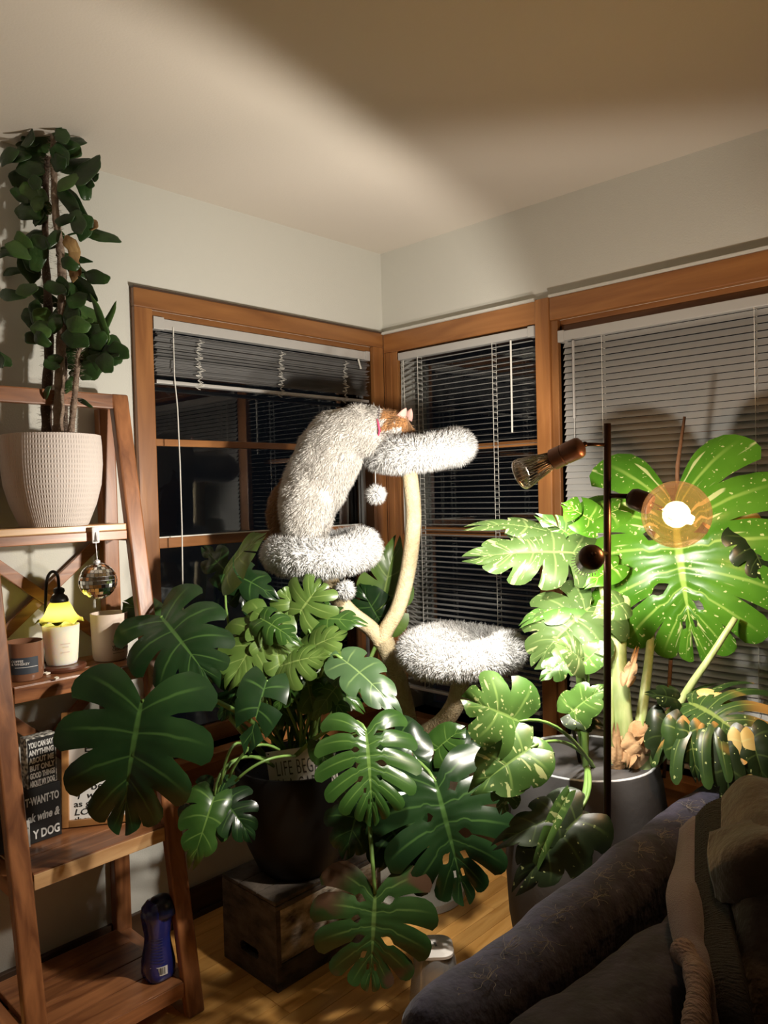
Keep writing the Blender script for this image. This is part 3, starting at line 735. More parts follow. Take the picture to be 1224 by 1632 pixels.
# candle warmer lamp + candles on the third shelf
z3 = LEV['s3']+.0005
def on3(px, py): return onz(px, py, z3)
c0 = on3(100, 1066); c0.z = z3; k3 = (c0-CAM).dot(_F)/F_PX
wl = thing('candle_warmer_lamp', c0, 'black gooseneck candle warmer lamp with a ruffled yellow glass shade on the shelf', 'lamp')
MB().lathe([(.040, 0), (.060, .001), (.063, .008), (.060, .014), (.03, .015), (0, .015)], c0, 40).build('base', m_cork, wl, 40)
dN = c0 - c0; 
def pl(px, py): return at(px, py, (c0-CAM).dot(_F)+.02)
neck = spline([pl(73, 1062), pl(73, 1000), pl(73, 945), pl(76, 920), pl(84, 911), pl(92, 918), pl(94, 942)], 6)
neck[0].z = z3+.013
MB().tube(neck, .0042, 10).build('gooseneck', m_black, wl, 2)
sc = pl(94, 942)
MB().lathe([(.006, .010), (.013, .006), (.014, 0), (.011, -.006), (.012, -.010), (.020, -.016), (.0235, -.026), (.022, -.030)], sc, 24).build('shade_collar', m_black, wl, 40)
m_shade = mat('yellow_glass', (.46, .44, .07), .2, col2=(.34, .38, .05), vscale=40, trans=.0)
b_ = m_shade.node_tree; pn = b_.nodes['Principled BSDF']; tl = b_.nodes.new('ShaderNodeBsdfTranslucent'); tl.inputs[0].default_value = (.66, .62, .14, 1)
ms = b_.nodes.new('ShaderNodeMixShader'); ms.inputs[0].default_value = .55; b_.links.new(pn.outputs[0], ms.inputs[1]); b_.links.new(tl.outputs[0], ms.inputs[2]); b_.links.new(ms.outputs[0], b_.nodes['Material Output'].inputs[0])
shp = [(.020, -.027), (.027, -.034), (.033, -.046), (.039, -.060), (.046, -.072), (.055, -.080), (.062, -.083)]
def ruf(r, z, th, i): q = (i/6)**2; return r*(1+.05*q*math.cos(9*th)), z - .005*q*math.cos(9*th) + .0*r
MB().lathe(shp, sc, 72, mod=ruf).build('shade', m_shade, wl, 2)
bl = wl.children[-1]; bl.modifiers.new('thick', 'SOLIDIFY').thickness = .0015
m_hot = mat('halogen_bulb', (1, .9, .6), em=(1, .82, .42), emst=5)
hb = sc + Vector((0, 0, -.048)); MB().lathe([(.004, .014), (.010, .008), (.013, -.002), (.011, -.012), (0, -.015)], hb, 16).build('bulb', m_hot, wl, 2)
lamp('warmer_light', 'POINT', hb+Vector((0, 0, -.024)), .42, (1, .86, .62), .01)
def jar(c, r, h, wall, m, name, label, taper=.94, wax=None, waxh=.7, cat='candle', edge=.012):
    j = thing(name, c, label, cat)
    pr = [(r*taper*.8, 0), (r*taper*.93, .001), (r*taper, edge), (r*(taper+1)/2, h*.5), (r, h), (r-wall, h), (r-wall-.0005, h*waxh)]
    MB().lathe(pr, c, 40).build('vessel', m, j, 40)
    MB().lathe([(0, h*waxh-.002), (r-wall-.0008, h*waxh)], c, 40).build('wax', wax or m, j)
    MB().tube([c+Vector((0, 0, h*waxh-.003)), c+Vector((.001, 0, h*waxh+.008))], .001, 5).build('wick', m_ink, j)
    return j
cw = on3(97, 1062); cw = Vector((c0.x, c0.y, z3+.0152)); cw = at(99, 1058, (c0-CAM).dot(_F)); cw.z = z3+.0155
m_cand = mat('frosted_candle', (.90, .84, .70), .4); q = m_cand.node_tree.nodes['Principled BSDF']; q.inputs['Subsurface Weight'].default_value = 1; q.inputs['Subsurface Radius'].default_value = (1, .7, .4); q.inputs['Subsurface Scale'].default_value = .03
j1 = jar(cw, 28*k3, 62*k3, .003, m_cand, 'white_candle', 'glowing white jar candle standing under the yellow shade', .86, m_cand, .93)
ca = on3(40, 1081); ca.z = z3; ka = (ca-CAM).dot(_F)/F_PX
j2 = jar(ca, 29*ka, 60*ka, .003, m_ambers, 'amber_candle', 'amber brown glass candle jar with dark label at the shelf front', .97, m_wax, .62)
cb = on3(176, 1050); cb.z = z3; kb = (cb-CAM).dot(_F)/F_PX
j3 = jar(cb, 28.5*kb, 74*kb, .004, m_beige, 'beige_candle', 'matt beige ceramic candle right of the candle warmer lamp', .93, m_candle, .8)
def wrap_label(j, c, r, ang0, ang1, z0, z1, m, name='label'):
    mb = MB(); n = 14; V = []
    for i in range(n+1):
        a = ang0+(ang1-ang0)*i/n
        for z in (z0, z1): V.append((c.x+r*math.cos(a), c.y+r*math.sin(a), c.z+z))
    return mb.add(V, [(2*i, 2*i+2, 2*i+3, 2*i+1) for i in range(n)]).build(name, m, j, 2)
def bend_text(o, c, r, a_mid):          # wrap a flat text round a cylinder: local x of text runs along the arc
    off = wloc(o.parent)
    for v in o.data.vertices:
        p = v.co + off; d = Vector((p.x-c.x, p.y-c.y, 0)); t = Vector((-math.sin(a_mid), math.cos(a_mid), 0)); nrm_ = Vector((math.cos(a_mid), math.sin(a_mid), 0))
        a = a_mid + d.dot(t)/r; rr = d.dot(nrm_); v.co = Vector((c.x+rr*math.cos(a), c.y+rr*math.sin(a), p.z)) - off
def ring_text(j, c, r, ang, z, body, size, m, bold=0):
    n_ = Vector((math.cos(ang), math.sin(ang), 0)); t = Vector((-math.sin(ang), math.cos(ang), 0))
    o = text('lettering', body, size, Vector((c.x, c.y, c.z+z))+n_*(r+.0006), t, (0, 0, 1), m, j, 'LEFT', .0002, bold); bend_text(o, c, r, ang)
def cang(c): return math.atan2(CAM.y-c.y, CAM.x-c.x)
a = cang(ca); wrap_label(j2, ca, 29*ka*.99, a-.75, a+.75, 12*ka, 38*ka, m_label)
for i, (s, q) in enumerate((('COFFEE', 31), ('& WHISKEY', 26.5))): ring_text(j2, ca, 29*ka*.995, a-.68, q*ka, s, 5.2*ka, m_white, .00008)
wrap_label(j2, ca, 29*ka*.997, a-.5, a+.7, 22.5*ka, 23.2*ka, m_white, 'label_line')
for i, (s, q) in enumerate((('VETIVER +', 22), ('CEDARWOOD', 17.5))): ring_text(j3, cb, 28.5*kb*.965, cang(cb)+.12, q*kb, s, 5.0*kb, m_ink, .00008)
wrap_label(j3, cb, 28.5*kb*.964, cang(cb)+.15, cang(cb)+.85, 13*kb, 13.5*kb, m_ink, 'label_line')
ring_text(j3, cb, 28.5*kb*.97, cang(cb)+.14, 31*kb, 'o', 6*kb, m_grout)
for i, (q, a0, a1) in enumerate(((34, -.05, .5), (29, .05, .4), (21, .0, .45))): wrap_label(j1, cw, 28*k3*.952, cang(cw)+a0, cang(cw)+a1, q*k3, (q+1.6)*k3, m_beige, 'label_line')
for i, (a_, b2, s) in enumerate(((75, 1075, .012), (90, 1083, .009))):
    p = onz(a_, b2, z3)
    top(MB().obox(p+Vector((0, 0, .004)), Vector((.9, .3, .1)), Vector((-.3, .9, .2)), Vector((0, -.2, 1)), (s*.6, s*.5, .002), .0006), 'wax_chip', m_candle, ('larger' if i == 0 else 'smaller')+' pale wax chip lying by the candle warmer base', 'wax', group='wax chips on the shelf')
# box signs and framed print on the fourth shelf
z4 = LEV['s4']+.0005
def sign(name, p_rb, w, h, d, yaw, m, label, cat='sign', lean=0):
    """block whose right lower front corner is p_rb; returns thing and its frame"""
    x = Vector((math.cos(yaw), math.sin(yaw), 0)); nb_ = Vector((math.sin(yaw), -math.cos(yaw), 0)); up = (Vector((0, 0, 1))*math.cos(lean) - nb_*math.sin(lean)); n_ = x.cross(up)*1
    n_ = up.cross(x)*-1 if up.cross(x).dot(nb_) < 0 else up.cross(x)
    o = p_rb - x*w
    t = thing(name, o + x*w/2 - nb_*d/2, label, cat)
    MB().obox(o + x*w/2 + up*h/2 - n_*d/2, x, up, n_, (w/2, h/2, d/2), .002).build('block', m, t, 40)
    return t, o, x, up, n_
p = onz(99, 1329, z4); k4 = (p-CAM).dot(_F)/F_PX
hS2 = 86*k4
t, o, x, up, n_ = sign('box_sign', p, .165, hS2, .045, .02, m_ink, 'black box sign with white brush lettering, the lower of two stacked signs')
for s, fx, fz, sz, shr in (('T·WANT·TO', .070, .70, .030, 0), ('nk wine &', .072, .40, .031, .25), ('Y DOG', .088, .08, .032, 0)):
    q = text('lettering', s, sz, o+x*fx+up*hS2*fz+n_*.0007, x, up, m_white, t, 'LEFT', .0004, .0009, shr, .72)
    xs = [v.co.dot(x) for v in q.data.vertices]; a, bq = min(xs), max(xs); sc_ = (.160-fx)/(bq-a)
    for v in q.data.vertices: dd = v.co.dot(x)-a; v.co += x*(dd*sc_-dd)
p2 = p - x*.006 + up*hS2 - n_*.004; p2.z += .0005
m_spot = mat('black_white_checked_edge', (.70, .66, .58), .6, col2=(.05, .045, .04), vscale=120, detail=0)
hS1 = 78*k4; wS1 = 47*k4
t, o, x, up, n_ = sign('box_sign', p2, wS1, hS1, .036, .06, m_spot, 'small black and white block sign standing on the lower sign')
MB().obox(o+x*wS1/2+up*hS1/2+n_*.0004, x, up, n_, (wS1*.46, hS1*.47, .0006)).build('face_panel', m_ink, t)
LN = ['YOU CAN SAY', 'ANYTHING', 'ABOUT ME', 'BUT ONLY', 'GOOD THINGS', 'ABOUT MY DOG']
for i, s in enumerate(LN):
    zz = hS1*(.80-.153*i); q = text('lettering', s, hS1*.150, o+x*wS1*.08+up*zz+n_*.0014, x, up, m_white, t, 'LEFT', .0003, .0009, 0, 1, 1)
    xs = [v.co.dot(x) for v in q.data.vertices]; a, bq = min(xs), max(xs); sc_ = (wS1*.84)/(bq-a)
    for v in q.data.vertices: dd = v.co.dot(x)-a; v.co += x*(dd*sc_-dd)
# small white card at the shelf front
p = onz(49, 1350, z4); t, o, x, up, n_ = sign('price_card', p, .05, 42*k4, .004, -.1, m_paper, 'small white card with black marks standing behind the left shelf leg', 'card')
for i, s in enumerate(('mmm', 'min·', '♥♥')): text('lettering', s.replace('♥', 'o'), .009, o+x*.026+up*(.050-.018*i)+n_*.0006, x, up, m_ink, t, 'LEFT', .0002)
p = onz(13, 1352, z4); t, o, x, up, n_ = sign('box_sign', p, .10, 75*k4, .03, 0, m_ink, 'black block with white letters cut off by the left picture edge')
for i, s in enumerate(('D', 'ys', 'o')): text('lettering', s, .022, o+x*.082+up*(.062-.026*i)+n_*.0007, x, up, m_white, t, 'LEFT', .0003, .0004)
# framed print, leaning back
pl_, pr_ = onz(99, 1322, z4), onz(239, 1307, z4); wF = (pr_-pl_).length; x = (pr_-pl_).normalized(); yawF = math.atan2(x.y, x.x)
hF = wF*1.34; lean = .13
nb_ = Vector((x.y, -x.x, 0)); up = Vector((0, 0, 1))*math.cos(lean) - nb_*math.sin(lean); n_ = (x.cross(up)); n_ = n_ if n_.dot(nb_) > 0 else -n_
fr = thing('framed_print', pl_.lerp(pr_, .5), 'honey wood framed white dog verse print leaning behind the big leaf', 'picture frame')
fw = .018; o = pl_ + Vector((0, 0, .003))
def fbar(u0, u1, v0, v1): MB().obox(o+x*(u0+u1)/2+up*(v0+v1)/2-n_*.008, x, up, n_, ((u1-u0)/2, (v1-v0)/2, .010), .002).build('frame_bar', m_frame, fr, 40)
fbar(0, fw, 0, hF); fbar(wF-fw, wF, 0, hF); fbar(fw, wF-fw, 0, fw); fbar(fw, wF-fw, hF-fw, hF)
MB().obox(o+x*wF/2+up*hF/2-n_*.012, x, up, n_, (wF/2-.008, hF/2-.008, .002)).build('print', m_paper, fr)
TL = [('       LA', .052), ('       ver', .060), ('   EVER', .052), ('   EVER', .054), ('     ent  ug', .050), ('      M     s', .058), ('  ll be    T', .054), (' I  will    om', .046), ('as gen     ana', .044), ('LOVING', .046), ('they  are', .042)]
zc = hF-.035
for i, (s, hh) in enumerate(TL):
    st = hh*.52*hF/.31; zc -= st*.92
    text('lettering', s, st, o+x*.030+up*zc-n_*.0093, x, up, m_ink, fr, 'LEFT', .0002, .0002, .2 if i % 2 else 0, 1.25)
mb = MB(); pc_ = o+x*wF*.76+up*hF*.14-n_*.0093
for du, dv, r in ((0, 0, .010), (-.014, .011, .005), (-.005, .018, .005), (.006, .018, .005), (.015, .011, .005)):
    mb.lathe([(r, 0), (r, .0006), (0, .0006)], pc_+x*du+up*dv, 14, n_)
mb.build('paw_print', m_ink, fr)
# blue bottle on the bottom shelf
z5 = LEV['s5']+.0005; bc = onz(253, 1553, z5); bc.z = z5; kb5 = (bc-CAM).dot(_F)/F_PX
bt = thing('blue_bottle', bc, 'dark blue hourglass plastic bottle with barcode on the bottom shelf', 'bottle')
hB = 122*kb5; wB = 26*kb5
pr = [(.7*wB, 0), (.93*wB, .002), (1.0*wB, .014), (.97*wB, hB*.2), (.78*wB, hB*.42), (.74*wB, hB*.52), (.84*wB, hB*.66), (.93*wB, hB*.8), (.86*wB, hB*.9), (.55*wB, hB*.985), (0, hB)]
sq = lambda r, z, th, i: (r*(1-.06*math.cos(4*th)), z)
MB().lathe(dens(pr, 3), bc, 36, mod=sq).build('body', m_blue, bt, 2)
MB().lathe([(.95*wB, hB*.815), (.97*wB, hB*.83), (.90*wB, hB*.91), (.6*wB, hB*1.0), (.3*wB, hB*1.03), (0, hB*1.03)], bc+(_R*.012+_F*.006), 28).build('cap', m_bluecap, bt, 40)
ab = cang(bc)
wrap_label(bt, bc, wB*1.0, ab-.5, ab+.55, hB*.10, hB*.215, m_white, 'barcode_label')
for i in range(13):
    a0 = ab-.3+.055*i; wrap_label(bt, bc, wB*1.008, a0, a0+rnd.choice([.018, .03, .04]), hB*.115, hB*.205, m_ink, 'barcode_bar')
for i in range(9):
    zq = hB*(.26+.036*i); rq = interp([(0.2*hB, .985), (.42*hB, .80), (.52*hB, .755), (.66*hB, .86)], zq)*wB
    wrap_label(bt, bc, rq*1.045, ab-.55, ab+.4, zq, zq+hB*.010, m_bluelab, 'text_line')

# ================================================================== CAT TREE
def rope(pts, r, step=.0052, n=12):
    """sisal wound pole: every turn of rope is a ridge"""
    P = spline(pts, 24); L = [0]
    for a, b_ in zip(P, P[1:]): L.append(L[-1]+(b_-a).length)
    tot = L[-1]; k = int(tot/step*2); out = []; rad = []
    for i in range(k+1):
        d = tot*i/k; j = max(0, min(len(L)-2, next((q for q in range(len(L)-1) if L[q+1] >= d), len(L)-2)))
        f = (d-L[j])/max(1e-9, L[j+1]-L[j]); out.append(P[j].lerp(P[j+1], f)); rad.append(r if i % 2 else r*.90)
    return MB().tube(out, rad, n)
TD = 2.58
tb = at(640, 1200, TD); 
tb = tb + Vector((.13, .06, 0))
tree = thing('cat_tree', (tb.x, tb.y, 0), 'sisal cat tree shaped like branches with three white plush beds', 'cat tree')
MB().lathe([(.155, 0), (.17, .004), (.17, .03), (.155, .036), (0, .036)], (tb.x, tb.y, 0), 40).build('base_plate', m_plat, tree, 40)
rope([Vector((tb.x, tb.y, .034)), Vector((tb.x-.05, tb.y-.02, .30)), at(652, 1175, TD), at(643, 1120, TD), at(630, 1070, TD), at(612, 1020, TD)], .034).build('trunk', m_sisal, tree, 2)
rope([at(606, 1030, TD), at(615, 1005, TD), at(634, 970, TD), at(648, 920, TD), at(656, 870, TD), at(659, 820, TD), at(656, 780, TD), at(652, 748, TD)], .028).build('branch', m_sisal, tree, 2)
rope([at(612, 1030, TD), at(592, 1003, TD), at(560, 978, 2.54), at(538, 952, 2.52), at(528, 928, 2.50), at(524, 905, 2.50)], .028).build('branch', m_sisal, tree, 2)
rope([at(655, 1185, TD), at(680, 1168, 2.52), at(706, 1150, 2.47), at(724, 1125, 2.42), at(732, 1098, 2.40), at(735, 1075, 2.40)], .030).build('branch', m_sisal, tree, 2)
def bed(c, R, a, b_, axis, seed, length=.024, n=22000):
    c = Vector(c); az = Vector(axis).normalized(); ax_ = _R - az*_R.dot(az); ax_.normalize(); ay_ = az.cross(ax_)
    V = []; Fc = []; nu, nv = 56, 16
    def pt(u, v, lump=True):
        q = 1+.05*math.sin(3*u+seed)+.03*math.sin(7*u+seed*2) if lump else 1
        rr = R + a*math.cos(v)*q; z = b_*math.sin(v)*q + .006*math.sin(2*u+seed)
        return c + ax_*math.cos(u)*rr + ay_*math.sin(u)*rr + az*z
    for i in range(nu):
        for j in range(nv): V.append(pt(2*PI*i/nu, 2*PI*j/nv))
    for i in range(nu):
        for j in range(nv): Fc.append((i*nv+j, ((i+1) % nu)*nv+j, ((i+1) % nu)*nv+(j+1) % nv, i*nv+(j+1) % nv))
    mb = MB().add(V, Fc); mb.lathe([(0, -b_*.75), (R, -b_*.75), (R, -b_*.25), (0, -b_*.2)], c, 40, az)
    o = mb.build('plush_bed', m_furd, tree, 2)
    g = np.random.default_rng(seed); P = []; Nn = []
    for _ in range(n):
        u = g.uniform(0, 2*PI); v = g.uniform(0, 2*PI)
        if g.random() > (R+a*math.cos(v))/(R+a): continue
        p = pt(u, v); nr = (ax_*math.cos(u)+ay_*math.sin(u))*math.cos(v)/a*1 + az*math.sin(v)/b_; P.append(p); Nn.append(nr.normalized())
    for _ in range(n//6):
        u = g.uniform(0, 2*PI); r = R*math.sqrt(g.random()); P.append(c+ax_*math.cos(u)*r+ay_*math.sin(u)*r-az*b_*.22); Nn.append(az)
    P = np.array([tuple(p) for p in P]); Nn = np.array([tuple(p) for p in Nn])
    # tufts: neighbouring strands lean together
    cell = np.floor(P/.020).astype(int); h = (np.sin(cell[:, 0]*12.9+cell[:, 1]*78.2+cell[:, 2]*37.7)*43758.5) % 1
    h2 = (np.sin(cell[:, 0]*39.3+cell[:, 1]*11.1+cell[:, 2]*83.2)*24634.6) % 1
    comb = np.stack([h-.5, h2-.5, (h*7) % 1-.5], 1)*1.1
    fur('plush_pile', P, Nn, m_fur, o, length, .0011, seed, .30, .45, comb)
    return o
B1 = at(512, 880, 2.50); B2 = at(667, 721, 2.56); B3 = at(735, 1036, 2.40)
bed(B1, .128, .055, .050, Vector((0, 0, 1))-_R*.04-_F*.05, 1)
bed(B2, .125, .052, .046, Vector((0, 0, 1))-_R*.07-_F*.02, 2)
bed(B3, .138, .052, .044, Vector((0, 0, 1))-_F*.04, 3)
for px, py, d, up_ in ((599, 788, 2.47, 745), (550, 941, 2.44, 905)):
    c = at(px, py, d); s_ = at(px-1, up_, d+.03)
    o = MB().ball(c, .017, 2).build('pompom', m_furd, tree, 2)
    g = np.random.default_rng(int(px)); nv = g.normal(0, 1, (900, 3)); nv /= np.linalg.norm(nv, axis=1)[:, None]
    fur('pompom_yarn', np.array(c)+nv*.014, nv, m_fur, o, .024, .0016, 5, .2, .3)
    MB().tube([s_, c], .0012, 5).build('string', m_cord, o)

# ================================================================== CAT
CD = 2.50; kc = CD/F_PX
cat = thing('cat', at(492, 850, CD), 'white cat with orange head stretching from the left plush bed up onto the top bed', 'cat')
def loft(bmx, pts, n=20, dep=.95):
    P = [at(a, b_, CD+dd) for a, b_, r, dd in pts]; rs = [r*kc*1.05 for a, b_, r, dd in pts]
    P2 = spline(P, 5); idx = np.linspace(0, len(rs)-1, len(P2)); R2 = list(np.interp(idx, range(len(rs)), rs)); MB.tube(bmx, P2, R2, n)
    for p, r in ((P2[0], R2[0]), (P2[-1], R2[-1])): MB.ball(bmx, p, r*.98, 2)
mb = MB()
loft(mb, [(494, 800, 40, 0), (503, 775, 46, 0), (516, 745, 47, 0), (531, 715, 47, 0), (546, 694, 42, 0), (566, 683, 34, 0), (586, 678, 27, 0), (602, 674, 22, 0), (618, 674, 20, .01)])
loft(mb, [(552, 695, 38, -.012), (574, 692, 31, -.014), (590, 692, 20, -.01)])                    # chest and shoulder
loft(mb, [(492, 790, 40, -.035), (486, 820, 33, -.05), (484, 846, 26, -.055), (486, 866, 18, -.06), (496, 876, 14, -.085)])   # near hind leg
loft(mb, [(498, 795, 36, .035), (500, 825, 27, .05), (500, 850, 20, .055), (502, 868, 14, .05), (510, 874, 12, .03)])
loft(mb, [(574, 700, 22, -.035), (590, 706, 15, -.04), (607, 706, 12, -.035), (624, 702, 11, -.02)])   # forelegs reach over the rim
loft(mb, [(576, 698, 20, .04), (596, 702, 14, .05), (618, 700, 11, .05), (634, 698, 11, .05)])
loft(mb, [(468, 768, 13, .05), (456, 782, 14, .055), (448, 800, 15, .055), (444, 822, 14, .05), (448, 845, 12, .05), (462, 862, 10, .06)])   # tail
hc = at(629, 677, CD+.012)
MB.ball(mb, hc, 24*kc, 3, (1.0, 1.0, .92)); MB.ball(mb, at(645, 684, CD+.02), 14*kc, 2, (1, 1, .85)); MB.ball(mb, at(634, 686, CD-.012), 13*kc, 2)
me = bpy.data.meshes.new('body'); o = link(bpy.data.objects.new('body', me), cat); off = wloc(cat)
me.from_pydata([tuple(Vector(q)-off) for q in mb.v], [], mb.f)
rm = o.modifiers.new('r', 'REMESH'); rm.mode = 'VOXEL'; rm.voxel_size = .0055
sm = o.modifiers.new('s', 'SMOOTH'); sm.iterations = 7; sm.factor = .6
dg = bpy.context.evaluated_depsgraph_get(); m2 = bpy.data.meshes.new_from_object(o.evaluated_get(dg)); o.modifiers.clear(); o.data = m2; m2.name = 'body'
m2.polygons.foreach_set('use_smooth', [True]*len(m2.polygons))
m_coat = mat('cat_coat', (.85, .79, .70), .7, sheen=.25); nt = m_coat.node_tree
a_ = nt.nodes.new('ShaderNodeAttribute'); a_.attribute_name = 'coat'; nt.links.new(a_.outputs['Color'], nt.nodes['Principled BSDF'].inputs['Base Color'])
m2.materials.clear(); m2.materials.append(m_coat)
co = np.empty(len(m2.vertices)*3, np.float32); m2.vertices.foreach_get('co', co); co = co.reshape(-1, 3)+np.array(off)
def coat(P):
    d = P-np.array(CAM); z = d@np.array(_F); X = 612+F_PX*(d@np.array(_R))/z; Y = 816-F_PX*(d@np.array(_U))/z
    # markings laid out on the animal itself, measured along its own body
    nz = np.array([noise.noise(Vector(p)*28) for p in P])
    C = np.tile([.68, .65, .605], (len(P), 1))
    org = np.array([.40, .19, .06]); dk = np.array([.30, .16, .07])
    head = (X > 608+nz*8) & ((Y < 684+nz*6) | (X > 640)); stripe = (np.abs(Y-672+nz*6) < 3) & (X < 630)
    C[head & ~stripe] = org; C[head & (nz > .22)] = org*.6
    tail = (X < 457+nz*8) & (Y > 762) & (z > CD+.005); C[tail] = dk
    C[(X < 476+nz*6) & (Y > 730) & (z > CD+.045)] = dk
    return C
ca_ = m2.color_attributes.new('coat', 'FLOAT_COLOR', 'POINT'); Cc = coat(co); ca_.data.foreach_set('color', np.c_[Cc, np.ones(len(Cc))].astype(np.float32).ravel())
m2.calc_loop_triangles(); nt_ = len(m2.loop_triangles); ti = np.empty(nt_*3, np.int32); m2.loop_triangles.foreach_get('vertices', ti); T = co[ti.reshape(-1, 3)]
cr = np.cross(T[:, 1]-T[:, 0], T[:, 2]-T[:, 0]); ar = np.linalg.norm(cr, axis=1); g = np.random.default_rng(11)
pick = g.choice(nt_, 44000, p=ar/ar.sum()); u = g.random((44000, 1)); v = g.random((44000, 1)); fl_ = (u+v) > 1; u = np.where(fl_, 1-u, u); v = np.where(fl_, 1-v, v)
P = T[pick, 0]+(T[pick, 1]-T[pick, 0])*u+(T[pick, 2]-T[pick, 0])*v; Nn = cr[pick]/ar[pick][:, None]
flow = np.array((at(480, 830, CD)-at(600, 670, CD)).normalized())
nzv = np.array([[noise.noise(Vector(p)*22), noise.noise(Vector(p)*22+Vector((9, 3, 1))), noise.noise(Vector(p)*22+Vector((1, 7, 5)))] for p in P])
dh = np.linalg.norm(P-np.array(hc), axis=1); ln = np.where(dh < .055, .45, 1.0)
sel = dh < .055
fur('fur', P[~sel], Nn[~sel], m_coat, o, .021, .0008, 12, .3, .15, flow*1.25+nzv[~sel]*1.2, coat(P[~sel]))
fur('head_fur', P[sel], Nn[sel], m_coat, o, .011, .0008, 13, .3, .1, flow*1.0+nzv[sel]*.6, coat(P[sel]))
def ear(c, up, side, s, nm):
    up = up.normalized(); side = (side-up*side.dot(up)).normalized(); fr_ = up.cross(side); V = []; Fc = []; n = 8; rows_ = 7
    for i in range(rows_+1):
        t = i/rows_; wd = s*.48*(1-t**1.7)**.8+.0004
        for j in range(n+1):
            q = j/n*2-1; V.append(c + up*t*s*1.05 + side*q*wd + fr_*(.35*wd*q*q - .12*s*t))
    for i in range(rows_):
        for j in range(n): a = i*(n+1)+j; Fc.append((a, a+1, a+n+2, a+n+1))
    e = MB().add(V, Fc).build(nm, m_ear, cat, 2); md = e.modifiers.new('t', 'SOLIDIFY'); md.thickness = .002; return e
ear(at(639, 672, CD-.022), Vector((0, 0, 1))+_R*.35, _R*.9+_F*.5, 22*kc, 'ear')
ear(at(648, 668, CD+.050), Vector((0, 0, 1))+_R*.5, _R*.9-_F*.3, 18*kc, 'ear')
cc = at(603, 675, CD); ax_ = (at(620, 676, CD)-at(590, 675, CD)).normalized(); R = 24.5*kc
col = [cc + (ax_.cross(Vector((0, 1, 0))).normalized()*math.cos(t)+ax_.cross(ax_.cross(Vector((0, 1, 0)))).normalized()*math.sin(t))*R for t in [2*PI*i/32 for i in range(33)]]
MB().tube(col, .0034, 6, False).build('collar', m_collard, cat, 2)
MB().tube([at(601, 668, CD-.052), at(603, 676, CD-.058), at(605, 686, CD-.056), at(603, 695, CD-.050)], [.004, .0062, .0068, .004], 8, True, .5).build('collar_bow', m_collar, cat, 2)

# ================================================================== CRATE, BLACK POT, SIGN
cx0, cx1, cy0, cy1, chh = -1.070, -.640, -.540, -.275, .262
cr_ = thing('wooden_crate', ((cx0+cx1)/2, (cy0+cy1)/2, 0), 'weathered dark wooden crate under the black plant pot', 'crate')
def ebox(lo, hi, nm, m): MB().box(lo, hi, .003).build(nm, m, cr_)
ebox((cx0+.016, cy0, 0), (cx1-.016, cy0+.012, .075), 'side_plank', m_crate); ebox((cx0+.016, cy0, .078), (cx1-.016, cy0+.012, chh-.028), 'side_plank', m_crate2)
ebox((cx0+.002, cy0-.002, chh-.026), (cx1, cy0+.012, chh-.013), 'side_plank', m_crate)
ebox((cx0+.016, cy1-.012, 0), (cx1-.016, cy1, chh-.013), 'side_plank', m_crate)
for k in range(3):
    d = (cy1-cy0)/3; ebox((cx0, cy0+k*d+.001, chh-.012), (cx1, cy0+(k+1)*d-.001, chh), 'top_plank', m_crate)
ebox((cx1-.016, cy0, 0), (cx1, cy1, chh-.013), 'end_board', m_crate)
bm = bmesh.new()                                          # end board with a hand slot
ym = (cy0+cy1)/2; zs = .075; out = [(cy0, 0), (cy1, 0), (cy1, chh-.013), (cy0, chh-.013)]; hole = []
for i in range(16):
    a = 2*PI*i/16; hole.append((ym + (.030 if math.cos(a) > 0 else -.030) + .016*math.cos(a), zs+.016*math.sin(a)))
lay_ = []
for x in (cx0, cx0+.016): lay_.append(([bm.verts.new((x, *q)) for q in out], [bm.verts.new((x, *q)) for q in hole]))
ring = [0, 1, 2, 3]
def cap(o_, h_, flip):
    sect = {0: range(8, 13), 1: range(12, 17), 2: range(0, 5), 3: range(4, 9)}
    cor = {0: 0, 1: 1, 2: 2, 3: 3}
    for k in range(4):
        hs = [h_[i % 16] for i in sect[k]]
        for a, b_ in zip(hs, hs[1:]): bm.faces.new((o_[k], a, b_))
        nxt = (k+1) % 4; bm.faces.new((o_[k], hs[-1], o_[nxt]))
for o_, h_ in lay_: cap(o_, h_, 0)
for i in range(4): bm.faces.new((lay_[0][0][i], lay_[0][0][(i+1) % 4], lay_[1][0][(i+1) % 4], lay_[1][0][i]))
for i in range(16): bm.faces.new((lay_[0][1][i], lay_[1][1][i], lay_[1][1][(i+1) % 16], lay_[0][1][(i+1) % 16]))
bmesh.ops.recalc_face_normals(bm, faces=bm.faces[:]); MB().bm(bm).build('end_board', m_crate, cr_)

pA = Vector((-.880, -.415, chh+.0005)); 
potA = thing('black_plant_pot', pA, 'large matt black round plant pot standing on the wooden crate', 'pot')
rA = .188; hA = .333
prof = [(.09, 0), (.112, .002), (.128, .02), (.158, .09), (.178, .18), (.187, .27), (rA, hA-.01), (rA-.002, hA), (rA-.010, hA), (rA-.013, hA-.03)]
MB().lathe(dens(prof, 3), pA, 64).build('pot_body', m_potblack, potA, 50)
zs = pA.z+hA-.035
mb = MB().lathe([(0, hA-.033), (.09, hA-.03), (rA-.014, hA-.036)], pA, 40)
for i in range(420):
    a = rnd.uniform(0, 2*PI); r = (rA-.02)*math.sqrt(rnd.random()); s_ = rnd.uniform(.002, .007)
    mb.ball((pA.x+r*math.cos(a), pA.y+r*math.sin(a), zs+rnd.uniform(0, .005)), s_, 1, (1, rnd.uniform(.5, 1), .6))
stuff(mb.build('soil', m_soil, potA, 2))
